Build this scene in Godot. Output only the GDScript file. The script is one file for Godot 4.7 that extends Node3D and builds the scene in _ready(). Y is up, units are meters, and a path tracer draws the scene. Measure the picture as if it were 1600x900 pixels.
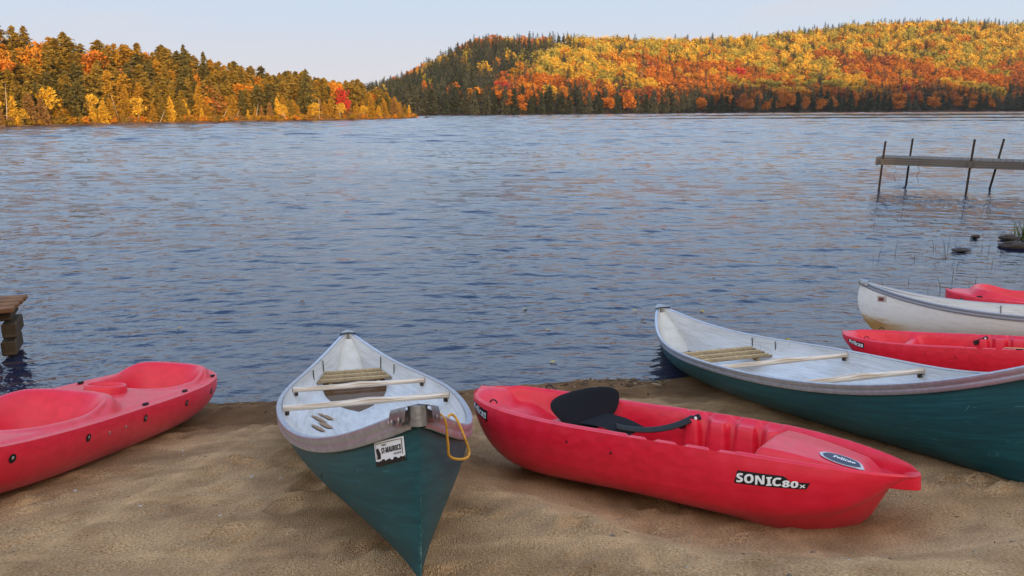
extends Node3D
# A lake in autumn: canoes and kayaks drawn up on a sandy beach in the evening shade,
# a wooded point on the left and a wooded hill across the water still in low sun.

const SUN_TO := Vector3(0.3395, 0.1219, 0.9327)   # towards the sun: 7 degrees up, behind and to the right
const EYE := 2.27          # camera above the water (water surface is y = 0)

var taken := {}
var mats := {}
var touch := 0.0
var contacts: Array = []   # where hulls rest: [x, z, y]
var dent: FastNoiseLite
var soft: FastNoiseLite
var fine: FastNoiseLite


# ---------------------------------------------------------------- mesh builder
class MB:
	var v := PackedVector3Array()
	var uv := PackedVector2Array()
	var c := PackedColorArray()
	var ix := PackedInt32Array()

	func grid(nu: int, nv: int, f: Callable, col := Color(1, 1, 1), wrap_v := false) -> void:
		var base := v.size()
		for i in nu + 1:
			for j in nv + 1:
				var a := float(i) / nu
				var b := float(j) / nv
				v.append(f.call(a, b))
				uv.append(Vector2(a, b))
				c.append(col)
		for i in nu:
			for j in nv:
				var p := base + i * (nv + 1) + j
				var q := p + nv + 1
				var j1 := 1
				if wrap_v and j == nv - 1:
					j1 = 1 - nv
				ix.append_array([p, q, p + j1, p + j1, q, q + j1])

	func tri(a: Vector3, b: Vector3, d: Vector3, col := Color(1, 1, 1)) -> void:
		var k := v.size()
		v.append(a)
		v.append(b)
		v.append(d)
		for i in 3:
			uv.append(Vector2(0.5 * i, float(i == 1)))
			c.append(col)
			ix.append(k + i)

	func quad(a: Vector3, b: Vector3, d: Vector3, e: Vector3, col := Color(1, 1, 1)) -> void:
		var k := v.size()
		v.append(a)
		v.append(b)
		v.append(d)
		v.append(e)
		uv.append_array([Vector2(0, 1), Vector2(1, 1), Vector2(1, 0), Vector2(0, 0)])
		for i in 4:
			c.append(col)
		ix.append_array([k, k + 1, k + 2, k, k + 2, k + 3])

	func tube(path: PackedVector3Array, radii: Array, sides: int, squash := 1.0, up := Vector3.UP) -> void:
		var n := path.size()
		var base := v.size()
		for i in n:
			var d := (path[mini(i + 1, n - 1)] - path[maxi(i - 1, 0)]).normalized()
			var s := d.cross(up)
			if s.length() < 0.05:
				s = d.cross(Vector3.RIGHT)
			s = s.normalized()
			var w := s.cross(d).normalized()
			var r: float = radii[i] if radii.size() > 1 else radii[0]
			for k in sides:
				var t := TAU * k / sides
				v.append(path[i] + s * cos(t) * r + w * sin(t) * r * squash)
				uv.append(Vector2(float(i) / maxi(n - 1, 1), float(k) / sides))
				c.append(Color(1, 1, 1))
		for i in n - 1:
			for k in sides:
				var p := base + i * sides + k
				var p2 := base + i * sides + (k + 1) % sides
				ix.append_array([p, p + sides, p2, p2, p + sides, p2 + sides])
		for e in 2:
			var at := 0 if e == 0 else n - 1
			var k0 := v.size()
			v.append(path[at])
			uv.append(Vector2.ZERO)
			c.append(Color(1, 1, 1))
			for k in sides:
				v.append(v[base + at * sides + k])
				uv.append(Vector2.ZERO)
				c.append(Color(1, 1, 1))
			for k in sides:
				var a := k0 + 1 + k
				var b := k0 + 1 + (k + 1) % sides
				ix.append_array([k0, a, b] if e == 0 else [k0, b, a])

	# a box with chamfered edges
	func box(t: Transform3D, size: Vector3, bev := 0.004, col := Color(1, 1, 1)) -> void:
		var h := size * 0.5
		bev = minf(bev, minf(h.x, minf(h.y, h.z)) * 0.45)
		var P := func(sx: float, sy: float, sz: float, axis: int) -> Vector3:
			var q := Vector3(sx * (h.x - bev), sy * (h.y - bev), sz * (h.z - bev))
			q[axis] = [sx, sy, sz][axis] * h[axis]
			return t * q
		for axis in 3:
			var o1 := (axis + 1) % 3
			var o2 := (axis + 2) % 3
			for s in [-1.0, 1.0]:
				var q: Array = []
				for m in [[-1.0, -1.0], [1.0, -1.0], [1.0, 1.0], [-1.0, 1.0]]:
					var g := [0.0, 0.0, 0.0]
					g[axis] = s
					g[o1] = m[0]
					g[o2] = m[1]
					q.append(P.call(g[0], g[1], g[2], axis))
				if s > 0:
					quad(q[3], q[2], q[1], q[0], col)
				else:
					quad(q[0], q[1], q[2], q[3], col)
		for axis in 3:      # twelve edges
			var o1 := (axis + 1) % 3
			var o2 := (axis + 2) % 3
			for s1 in [-1.0, 1.0]:
				for s2 in [-1.0, 1.0]:
					var q: Array = []
					for m in [[-1.0, o1], [1.0, o1], [1.0, o2], [-1.0, o2]]:
						var g := [0.0, 0.0, 0.0]
						g[axis] = m[0]
						g[o1] = s1
						g[o2] = s2
						q.append(P.call(g[0], g[1], g[2], m[1]))
					if s1 * s2 > 0:
						quad(q[0], q[1], q[2], q[3], col)
					else:
						quad(q[3], q[2], q[1], q[0], col)
		for sx in [-1.0, 1.0]:
			for sy in [-1.0, 1.0]:
				for sz in [-1.0, 1.0]:
					var a: Vector3 = P.call(sx, sy, sz, 0)
					var b: Vector3 = P.call(sx, sy, sz, 1)
					var d: Vector3 = P.call(sx, sy, sz, 2)
					if sx * sy * sz > 0:
						tri(a, d, b, col)
					else:
						tri(a, b, d, col)

	func disc(centre: Vector3, normal: Vector3, r: float, bulge: float, sides := 10) -> void:
		var s := normal.cross(Vector3(0.3, 0.9, 0.2)).normalized()
		var w := normal.cross(s).normalized()
		var k := v.size()
		v.append(centre + normal * bulge)
		uv.append(Vector2(0.5, 0.5))
		c.append(Color(1, 1, 1))
		for i in sides:
			var t := TAU * i / sides
			v.append(centre + (s * cos(t) + w * sin(t)) * r)
			uv.append(Vector2(0.5, 0.5))
			c.append(Color(1, 1, 1))
		for i in sides:
			ix.append_array([k, k + 1 + (i + 1) % sides, k + 1 + i])

	func mesh(with_color := false) -> ArrayMesh:
		var n := PackedVector3Array()
		n.resize(v.size())
		for k in range(0, ix.size(), 3):
			var a := ix[k]
			var b := ix[k + 1]
			var d := ix[k + 2]
			var m := (v[d] - v[a]).cross(v[b] - v[a])
			n[a] += m
			n[b] += m
			n[d] += m
		for k in n.size():
			n[k] = n[k].normalized() if n[k].length_squared() > 1e-20 else Vector3.UP
		var arr := []
		arr.resize(Mesh.ARRAY_MAX)
		arr[Mesh.ARRAY_VERTEX] = v
		arr[Mesh.ARRAY_NORMAL] = n
		arr[Mesh.ARRAY_TEX_UV] = uv
		if with_color:
			arr[Mesh.ARRAY_COLOR] = c
		arr[Mesh.ARRAY_INDEX] = ix
		var am := ArrayMesh.new()
		am.add_surface_from_arrays(Mesh.PRIMITIVE_TRIANGLES, arr)
		return am


# ---------------------------------------------------------------- scene helpers
func numbered(n: String, where: Node = null) -> String:
	var key := (str(where.get_instance_id()) if where else "") + n
	var k: int = taken.get(key, 0)
	taken[key] = k + 1
	return n if k == 0 else "%s_%03d" % [n, k]


func thing(called: String, label: String, category: String, at := Transform3D.IDENTITY, group := "") -> Node3D:
	var o := Node3D.new()
	o.name = numbered(called)
	add_child(o, true)
	o.transform = at
	tag(o, label, category, group)
	return o


func tag(o: Node, label: String, category: String, group := "", kind := "") -> void:
	o.set_meta("label", label)
	if category:
		o.set_meta("category", category)
	if group:
		o.set_meta("group", group)
	if kind:
		o.set_meta("kind", kind)


func part(called: String, m: Mesh, mat: Material, parent: Node = null, at := Transform3D.IDENTITY) -> MeshInstance3D:
	var o := MeshInstance3D.new()
	var p: Node = parent if parent else self
	o.name = numbered(called, p if parent else null)
	o.mesh = m
	if mat:
		o.material_override = mat
	o.transform = at
	p.add_child(o, true)
	return o


func structure(called: String, m: Mesh, mat: Material) -> MeshInstance3D:
	var o := part(called, m, mat)
	o.set_meta("kind", "structure")
	return o


func lin(r: float, g: float, b: float) -> Color:
	return Color(r, g, b).linear_to_srgb()


func noise(seed_: int, freq: float, oct := 4, type := FastNoiseLite.TYPE_SIMPLEX_SMOOTH) -> FastNoiseLite:
	var n := FastNoiseLite.new()
	n.seed = seed_
	n.frequency = freq
	n.noise_type = type
	n.fractal_octaves = oct
	return n


func ramp(stops: Array) -> Gradient:
	var g := Gradient.new()
	var o := PackedFloat32Array()
	var cc := PackedColorArray()
	for s in stops:
		o.append(s[0])
		cc.append(s[1])
	g.offsets = o
	g.colors = cc
	return g


func noise_tex(n: FastNoiseLite, size: int, stops: Array, normal := false, bump := 4.0) -> NoiseTexture2D:
	var t := NoiseTexture2D.new()
	t.width = size
	t.height = size
	t.seamless = true
	t.seamless_blend_skirt = 0.2
	t.noise = n
	t.generate_mipmaps = false
	if normal:
		t.as_normal_map = true
		t.bump_strength = bump
	elif stops:
		t.color_ramp = ramp(stops)
	return t


func plain(col: Color, rough := 0.6, metal := 0.0, spec := 0.5) -> StandardMaterial3D:
	var m := StandardMaterial3D.new()
	m.albedo_color = col
	m.roughness = rough
	m.metallic = metal
	m.metallic_specular = spec
	return m


# colour noise laid on from three sides, with relief
func rugged(seed_: int, stops: Array, freq: float, scale: float, rough: float, relief := 0.0, spec := 0.5, metal := 0.0) -> StandardMaterial3D:
	var m := plain(Color.WHITE, rough, metal, spec)
	m.albedo_texture = noise_tex(noise(seed_, freq, 5), 512, stops)
	m.uv1_triplanar = true
	m.uv1_scale = Vector3.ONE * scale
	if relief > 0.0:
		m.heightmap_enabled = true
		m.heightmap_texture = noise_tex(noise(seed_ + 1, freq * 3.0, 5), 512, [[0.0, Color.BLACK], [1.0, Color.WHITE]])
		m.heightmap_scale = relief
	return m


func wood(seed_: int, dark: Color, light: Color, scale := 1.0) -> StandardMaterial3D:
	# long grain: noise squeezed across the board; u runs along it
	var m := plain(Color.WHITE, 0.8, 0.0, 0.3)
	m.albedo_texture = noise_tex(noise(seed_, 0.02, 5), 256, [[0.2, dark], [0.5, dark.lerp(light, 0.6)], [0.8, light]])
	m.uv1_scale = Vector3(0.5 * scale, 3.0 * scale, 1)
	return m


func turned(pos: Vector3, yaw: float, pitch: float, roll: float, scale := 1.0) -> Transform3D:
	var b := Basis(Vector3.UP, yaw) * Basis(Vector3(0, 0, 1), pitch) * Basis(Vector3.RIGHT, roll)
	return Transform3D(b.scaled(Vector3.ONE * scale), pos)


func sstep(a: float, b: float, x: float) -> float:
	return smoothstep(a, b, x)


func table(xs: Array, ys: Array, x: float) -> float:
	if x <= xs[0]:
		return ys[0]
	for i in range(1, xs.size()):
		if x <= xs[i]:
			return lerpf(ys[i - 1], ys[i], (x - xs[i - 1]) / (xs[i] - xs[i - 1]))
	return ys[-1]


# ---------------------------------------------------------------- the build
func _ready() -> void:
	light_and_view()
	dent = noise(5, 1.0, 3)
	soft = noise(6, 0.9, 3)
	fine = noise(7, 9.0, 4)
	materials()
	var spots := boat_spots()
	for s in spots:
		for q in s[1]:
			var w: Vector3 = s[0] * Vector3(q, 0.0, 0.0)
			contacts.append([w.x, w.z, w.y - 0.006])
	ground()
	water()
	far_left()
	far_right()
	ridge_behind()
	dock()
	pier()
	boats(spots)
	small_things()


func light_and_view() -> void:
	var cam := Camera3D.new()
	cam.name = "camera"
	cam.fov = rad_to_deg(2.0 * atan(450.0 / 1200.0))
	cam.near = 0.05
	cam.far = 4000.0
	add_child(cam)
	cam.transform = Transform3D(Basis(Vector3.RIGHT, -atan(279.0 / 1200.0)) * Basis(Vector3(0, 0, 1), -0.0045), Vector3(0, EYE, 0))
	cam.current = true
	var we := WorldEnvironment.new()
	we.name = "world"
	var e := Environment.new()
	e.background_mode = Environment.BG_SKY
	var sky := Sky.new()
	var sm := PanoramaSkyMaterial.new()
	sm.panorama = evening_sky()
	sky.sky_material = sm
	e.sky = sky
	e.tonemap_mode = Environment.TONE_MAPPER_LINEAR
	e.tonemap_exposure = 2.45
	e.sdfgi_enabled = true
	e.ssao_enabled = true
	e.ssil_enabled = true
	e.fog_enabled = true
	e.fog_density = 0.00006
	e.fog_light_color = Color(0.86, 0.87, 0.90)
	we.environment = e
	add_child(we)
	var sun := DirectionalLight3D.new()
	sun.name = "sun"
	sun.light_energy = 0.72
	sun.light_color = Color(1.0, 0.80, 0.56)
	sun.light_angular_distance = 0.5
	sun.shadow_enabled = true
	add_child(sun)
	# low behind the camera and a little to the right
	sun.rotation = Vector3(deg_to_rad(-7.0), deg_to_rad(20.0), 0)


func evening_sky() -> Texture2D:
	# clear evening sky: pale and a little mauve low down opposite the sun, blue overhead above an added bright band,
	# warmer and brighter towards the sun behind the camera; a few thin streaks of cloud
	var w := 1024
	var h := 512
	var im := Image.create(w, h, false, Image.FORMAT_RGBF)
	var n := noise(31, 1.0, 4)
	for y in h:
		var el := (0.5 - (y + 0.5) / h) * PI
		var deg := rad_to_deg(el)
		for x in w:
			# the panorama starts at -z, where the camera looks, and turns to the right
			var az := (x + 0.5) / w * TAU
			var dir := Vector3(sin(az) * cos(el), sin(el), -cos(az) * cos(el))
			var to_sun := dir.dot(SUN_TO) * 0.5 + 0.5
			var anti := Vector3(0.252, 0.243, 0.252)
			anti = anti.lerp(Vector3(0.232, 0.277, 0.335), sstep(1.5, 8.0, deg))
			anti = anti.lerp(Vector3(0.365, 0.485, 0.635), sstep(7.0, 18.0, deg))  # bright band added above the view to lighten the far water
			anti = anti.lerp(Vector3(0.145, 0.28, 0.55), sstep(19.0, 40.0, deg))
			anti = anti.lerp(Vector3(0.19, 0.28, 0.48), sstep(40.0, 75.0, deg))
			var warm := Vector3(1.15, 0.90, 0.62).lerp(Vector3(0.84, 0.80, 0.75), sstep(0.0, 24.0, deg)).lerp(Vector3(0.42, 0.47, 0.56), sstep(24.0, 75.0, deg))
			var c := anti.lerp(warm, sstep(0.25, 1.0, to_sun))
			# a little greyer to the north-east
			c = c.lerp(Vector3(0.185, 0.225, 0.255), 0.8 * sstep(0.15, 0.75, dir.x) * sstep(30.0, 0.0, deg))
			var k := n.get_noise_3d(dir.x * 2.0, deg * 0.16, dir.z * 2.0)
			c = c.lerp(Vector3(0.275, 0.255, 0.265), sstep(0.1, 0.6, k) * sstep(40.0, 8.0, deg) * 0.45)
			if deg < 0.0:
				c = c.lerp(Vector3(0.08, 0.09, 0.09), sstep(0.0, -6.0, deg))
			im.set_pixel(x, y, Color(c.x, c.y, c.z))
	return ImageTexture.create_from_image(im)


func materials() -> void:
	mats.sand = plain(Color.WHITE, 0.95, 0.0, 0.25)
	mats.sand.albedo_texture = noise_tex(noise(11, 0.05, 6), 1024, [[0.0, Color(0.56, 0.42, 0.285)], [0.35, Color(0.80, 0.62, 0.435)], [0.6, Color(0.88, 0.71, 0.51)], [0.85, Color(0.93, 0.81, 0.67)], [1.0, Color(0.95, 0.83, 0.68)]])
	mats.sand.uv1_triplanar = true
	mats.sand.uv1_world_triplanar = true
	mats.sand.uv1_scale = Vector3.ONE * 1.5
	mats.sand.vertex_color_use_as_albedo = true
	mats.sand.heightmap_enabled = true
	mats.sand.heightmap_texture = noise_tex(noise(12, 0.09, 5), 1024, [[0.0, Color.BLACK], [1.0, Color.WHITE]])
	mats.sand.heightmap_scale = 1.7
	mats.sand.detail_enabled = true
	mats.sand.detail_blend_mode = BaseMaterial3D.BLEND_MODE_MUL
	mats.sand.detail_uv_layer = BaseMaterial3D.DETAIL_UV_2
	mats.sand.uv2_triplanar = true
	mats.sand.uv2_world_triplanar = true
	mats.sand.uv2_scale = Vector3.ONE * 0.37
	mats.sand.detail_albedo = noise_tex(noise(13, 0.012, 5), 512, [[0.2, Color(0.82, 0.80, 0.78)], [0.7, Color(1, 1, 1)]])
	mats.metal = rugged(21, [[0.1, Color(0.66, 0.67, 0.70)], [0.9, Color(0.78, 0.79, 0.82)]], 0.02, 2.0, 0.36, 0.0, 0.5, 0.75)
	mats.plate = rugged(24, [[0.1, Color(0.52, 0.51, 0.51)], [0.9, Color(0.70, 0.69, 0.69)]], 0.03, 3.0, 0.36, 0.0, 0.5, 0.9)
	mats.black = plain(Color(0.035, 0.036, 0.04), 0.65)
	mats.foam = rugged(26, [[0.2, Color(0.055, 0.058, 0.075)], [0.8, Color(0.085, 0.09, 0.11)]], 0.3, 8.0, 0.85, 0.05, 0.3)
	mats.white = plain(Color(0.9, 0.9, 0.9), 0.4)
	mats.ink = plain(Color(0.03, 0.03, 0.035), 0.5)
	mats.rivet = plain(Color(0.75, 0.74, 0.73), 0.3, 0.9)
	mats.seat_wood = wood(41, Color(0.33, 0.26, 0.18), Color(0.72, 0.62, 0.46))
	mats.seat_pale = wood(42, Color(0.45, 0.36, 0.25), Color(0.84, 0.74, 0.56))
	mats.pole_wood = wood(43, Color(0.60, 0.50, 0.39), Color(0.90, 0.87, 0.83))
	mats.grey_wood = wood(45, Color(0.24, 0.22, 0.20), Color(0.50, 0.47, 0.44))
	mats.dock_top = wood(47, Color(0.28, 0.18, 0.11), Color(0.58, 0.41, 0.27))
	mats.dock_side = wood(49, Color(0.34, 0.27, 0.19), Color(0.62, 0.54, 0.42))
	mats.dock_end = wood(48, Color(0.16, 0.12, 0.08), Color(0.40, 0.33, 0.25))
	mats.rope = rugged(51, [[0.2, Color(0.76, 0.50, 0.14)], [0.8, Color(0.95, 0.74, 0.30)]], 0.2, 30.0, 0.7, 0.2)
	mats.bark = rugged(53, [[0.2, Color(0.16, 0.13, 0.10)], [0.8, Color(0.34, 0.29, 0.24)]], 0.05, 1.5, 0.95, 0.0, 0.2)
	mats.birch_bark = rugged(55, [[0.2, Color(0.42, 0.38, 0.33)], [0.45, Color(0.78, 0.74, 0.68)], [0.9, Color(0.88, 0.85, 0.80)]], 0.05, 0.8, 0.8, 0.0, 0.2)
	mats.red = kayak_red()
	mats.green = hull_paint(61, Color(0.065, 0.285, 0.305), Color(0.11, 0.37, 0.385), Color(0.045, 0.22, 0.24), 420)
	mats.inside = hull_paint(71, Color(0.79, 0.785, 0.775), Color(0.86, 0.855, 0.845), Color(0.69, 0.665, 0.63), -1500)
	mats.white_hull = white_paint()
	mats.stone = rugged(81, [[0.2, Color(0.13, 0.10, 0.08)], [0.8, Color(0.33, 0.27, 0.22)]], 0.03, 3.0, 0.75, 0.6)


func kayak_red() -> StandardMaterial3D:
	var m := plain(Color.WHITE, 0.42, 0.0, 0.5)
	var im := Image.create(1024, 1024, false, Image.FORMAT_RGB8)
	var n := noise(91, 0.012, 4)
	for y in 1024:
		for x in 1024:
			# seamless: fold the plane so that the edges meet
			var k := n.get_noise_2d(absf(x - 512.0), absf(y - 512.0) * 1.7)
			im.set_pixel(x, y, Color(0.85, 0.075, 0.185).lerp(Color(0.87, 0.13, 0.24) if k > 0.0 else Color(0.79, 0.06, 0.16), clampf(absf(k) * 1.4, 0, 1)))
	var r := RandomNumberGenerator.new()
	r.seed = 91
	for i in 900:
		var p := Vector2(r.randf() * 1024, r.randf() * 1024)
		var a := r.randfn(0.0, 0.25)
		var s := r.randf_range(0.05, 0.28)
		for k in int(r.randf_range(4, 60)):
			p += Vector2(cos(a), sin(a))
			a += r.randfn(0, 0.02)
			var px := posmod(int(p.x), 1024)
			var py := posmod(int(p.y), 1024)
			im.set_pixel(px, py, im.get_pixel(px, py).lerp(Color(0.93, 0.52, 0.58) if i % 3 else Color(0.45, 0.05, 0.10), s))
	m.albedo_texture = ImageTexture.create_from_image(im)
	m.uv1_triplanar = true
	m.uv1_scale = Vector3.ONE * 0.9
	m.roughness_texture = noise_tex(noise(92, 0.03, 4), 256, [[0.2, Color(0.8, 0.8, 0.8)], [0.8, Color(1, 1, 1)]])
	m.heightmap_enabled = true
	m.heightmap_texture = noise_tex(noise(93, 0.3, 3), 512, [[0.0, Color.BLACK], [1.0, Color.WHITE]])
	m.heightmap_scale = 0.008
	m.rim_enabled = true
	m.rim = 0.12
	m.rim_tint = 0.3
	return m


# a worn painted shell: u along the hull, v from gunwale over the keel to the other gunwale.
# scratches > 0: pale scuffs on the paint; < 0: dark specks and marks
func hull_paint(seed_: int, base: Color, light: Color, dark: Color, scratches: int) -> StandardMaterial3D:
	var w := 1024
	var h := 512
	var im := Image.create(w, h, false, Image.FORMAT_RGB8)
	var n := noise(seed_, 1.0, 5)
	var n2 := noise(seed_ + 1, 1.0, 3)
	for y in h:
		for x in w:
			var k := n.get_noise_2d(x * 0.012, y * 0.10) * 0.8 + n2.get_noise_2d(x * 0.005, y * 0.02) * 0.5 + n2.get_noise_2d(x * 0.05, y * 0.9) * 0.35
			var col := base.lerp(light, clampf(k, 0.0, 1.0)) if k > 0.0 else base.lerp(dark, clampf(-k, 0.0, 1.0))
			im.set_pixel(x, y, col)
	var r := RandomNumberGenerator.new()
	r.seed = seed_
	for i in absi(scratches):
		var p := Vector2(r.randf() * w, r.randf() * h)
		if scratches > 0 and r.randf() < 0.3:
			p.y = h * 0.5 + r.randfn(0.0, 60.0)
			p.x = w * (1.0 - absf(r.randfn(0.0, 0.004))) - 1 if r.randf() < 0.5 else absf(r.randfn(0.0, 0.004)) * w
		var a := r.randfn(0.0, 0.22) if r.randf() < 0.75 else r.randfn(0.6, 0.6)
		var len := r.randf_range(3.0, 18.0) if scratches > 0 else r.randf_range(0.5, 5.0)
		if scratches < 0 and r.randf() < 0.1:
			len = r.randf_range(8, 40)
		var s := r.randf_range(0.06, 0.30)
		var bend := r.randfn(0.0, 0.03)
		for k in int(len * 2.0):
			a += bend
			p += Vector2(cos(a), sin(a)) * 0.5
			var px := clampi(int(p.x), 0, w - 1)
			var py := clampi(int(p.y), 0, h - 1)
			var to := Color(0.62, 0.74, 0.72) if scratches > 0 else Color(0.26, 0.24, 0.22)
			im.set_pixel(px, py, im.get_pixel(px, py).lerp(to, s))
	var m := plain(Color.WHITE, 0.5, 0.0, 0.45)
	m.albedo_texture = ImageTexture.create_from_image(im)
	m.texture_repeat = false
	return m


func white_paint() -> StandardMaterial3D:
	# white hull with a yellow-brown water stain along the bottom of the stem
	var w := 512
	var h := 256
	var im := Image.create(w, h, false, Image.FORMAT_RGB8)
	var n := noise(77, 1.0, 4)
	for y in h:
		var f := absf((y + 0.5) / h * 2.0 - 1.0)
		for x in w:
			var t := (x + 0.5) / w
			var k := n.get_noise_2d(x * 0.05, y * 0.09)
			var col := Color(0.88, 0.87, 0.85).lerp(Color(0.78, 0.76, 0.72), clampf(k * 0.7, 0, 1))
			var st := sstep(0.56, 0.38, f + k * 0.08) * sstep(0.17, 0.03, t + k * 0.03)
			col = col.lerp(Color(0.66, 0.47, 0.22), st * 0.85)
			if n.get_noise_2d(x * 0.6 + 90.0, y * 0.9) > 0.62:
				col = col.lerp(Color(0.4, 0.4, 0.4), 0.5)
			im.set_pixel(x, y, col)
	var m := plain(Color.WHITE, 0.4, 0.0, 0.5)
	m.albedo_texture = ImageTexture.create_from_image(im)
	m.texture_repeat = false
	return m


# ---------------------------------------------------------------- ground and water
func shore_z(x: float) -> float:
	return table([-60.0, -8.0, -4.0, -2.3, 0.0, 1.1, 3.2, 5.2, 7.0, 8.4, 10.0, 12.0, 16.0, 30.0, 60.0], [-4.0, -5.5, -5.6, -5.75, -6.05, -6.45, -7.2, -8.5, -9.6, -10.3, -12.6, -15.0, -18.5, -24.0, -30.0], x)


func base_height(x: float, z: float) -> float:
	var s := (shore_z(x - 0.5) + shore_z(x) + shore_z(x + 0.5)) / 3.0
	var d := z - s
	var k := lerpf(0.235, 0.085, sstep(1.5, 6.0, x))
	if d < 0.0:
		return maxf(d * 0.13, -3.0)
	return k * minf(d, 4.8) + 0.05 * maxf(d - 4.8, 0.0) - 0.05 * sstep(0.0, 0.8, d) * sstep(1.8, 0.8, d)


func ground_height(x: float, z: float) -> float:
	var y := base_height(x, z)
	var sw := 0.12
	touch = 0.0
	var sa := 0.0
	for c in contacts:
		var q: float = (x - c[0]) * (x - c[0]) + (z - c[1]) * (z - c[1])
		if q < 1.6:
			var w := exp(-q / 0.22)
			sw += w
			touch = maxf(touch, w)
			sa += w * (c[2] - base_height(c[0], c[1]))
	y += sa / sw
	return y


func trodden(x: float, z: float) -> float:
	# humps, scuffs and half-filled footprints
	var d := z - shore_z(x)
	var k := sstep(0.1, 0.9, d)
	var a := dent.get_noise_2d(x * 1.6, z * 2.2) * 0.016 + dent.get_noise_2d(x * 5.5 + 9.0, z * 7.0) * 0.014
	a += fine.get_noise_2d(x * 0.9, z * 1.1) * 0.010
	return a * k + soft.get_noise_2d(x * 3.0, z * 3.0) * 0.010 * (1.0 - k)


func ground() -> void:
	var r := RandomNumberGenerator.new()
	r.seed = 4
	var prints: Array = []
	for i in 260:
		prints.append([r.randf_range(-4.0, 4.0), r.randf_range(-5.2, -1.3), r.randf() * TAU, r.randf_range(0.08, 0.13), r.randf_range(0.012, 0.034)])
	var m := MB.new()
	var x0 := -5.5
	var x1 := 8.5
	var z0 := -12.0
	var z1 := -1.0
	var nx := 430
	var nz := 330
	m.grid(nx, nz, func(a: float, b: float) -> Vector3: return Vector3(lerpf(x0, x1, a), 0, lerpf(z0, z1, b * b * 0.25 + b * 0.75)))
	for i in m.v.size():
		var p := m.v[i]
		var g := ground_height(p.x, p.z)
		m.v[i].y = g + trodden(p.x, p.z) * (1.0 - 0.8 * touch)
	for f in prints:
		var cs := cos(f[2])
		var sn := sin(f[2])
		var i0 := int(clampf((f[0] - 0.4 - x0) / (x1 - x0), 0, 1) * nx)
		var i1 := int(clampf((f[0] + 0.4 - x0) / (x1 - x0), 0, 1) * nx)
		for i in range(i0, i1 + 1):
			for j in nz + 1:
				var k := i * (nz + 1) + j
				var dx: float = m.v[k].x - f[0]
				var dz: float = m.v[k].z - f[1]
				if absf(dz) > 0.45:
					continue
				var u: float = (dx * cs + dz * sn) / f[3]
				var w: float = (-dx * sn + dz * cs) / (f[3] * 0.5)
				var q := u * u + w * w
				m.v[k].y += f[4] * (-exp(-q * 1.4) + 0.6 * exp(-(q - 1.9) * (q - 1.9) * 1.2)) * sstep(0.02, 0.12, m.v[k].y)
	for i in m.v.size():
		var p := m.v[i]
		var h := p.y + soft.get_noise_2d(p.x * 2.0, p.z * 2.0) * 0.05
		var wet := sstep(0.30, 0.10, h)
		var damp := sstep(0.12, 0.45, soft.get_noise_2d(p.x * 0.9 + 12.0, p.z * 1.1 + 7.0) + 0.35 * fine.get_noise_2d(p.x * 0.5, p.z * 0.6))
		wet = maxf(wet, damp * 0.42)
		var lake := sstep(-0.06, -0.42, p.y)  # bed colour painted darker with depth, standing in for light lost underwater
		var t := 1.0 + 0.26 * soft.get_noise_2d(p.x * 0.8 + 40.0, p.z * 0.8) + 0.16 * fine.get_noise_2d(p.x * 0.35, p.z * 0.5)
		m.c[i] = Color(t, t, t).lerp(Color(0.42, 0.37, 0.33), wet).lerp(Color(0.13, 0.11, 0.09), lake)
	# corner cells that would show their far edges stay under the wider ground
	structure("beach", m.mesh(true), mats.sand)
	# the wider ground: lake bed, the shore to the right and the clearing behind the camera
	var g := MB.new()
	g.grid(110, 90, func(a: float, b: float) -> Vector3:
		var x := lerpf(-60.0, 70.0, a)
		var z := lerpf(-70.0, 60.0, b)
		var y := base_height(x, z)
		if x > x0 + 1.2 and x < x1 - 1.2 and z > z0 + 1.3 and z < z1 - 0.2:
			y -= 0.6
		elif x > x0 - 0.3 and x < x1 + 0.3 and z > z0 - 0.3 and z < z1 + 0.3:
			y -= 0.12
		return Vector3(x, y, z))
	for i in g.v.size():
		var p := g.v[i]
		var lake := sstep(-0.02, -0.25, p.y)  # the loss of light with depth, painted here too
		g.c[i] = Color(0.62, 0.58, 0.5).lerp(Color(0.13, 0.11, 0.09), lake)
	structure("ground", g.mesh(true), mats.sand)


func still_lane(lane: FastNoiseLite, x: float, z: float) -> bool:
	# still lanes between the breeze and the far shore, widest in the lee on the right
	if z > -100.0:
		return false
	var t := x / -z
	var d := -z + 14.0 * lane.get_noise_2d(x * 0.25, 3.0)
	return (d > 168.0 and d < 168.0 + 34.0 * sstep(-0.1, 0.5, t)) or (d > 232.0 and d < 232.0 + 70.0 * sstep(0.0, 0.45, t)) or (d > 128.0 and d < 128.0 + 12.0 * sstep(0.25, 0.6, t))


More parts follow.
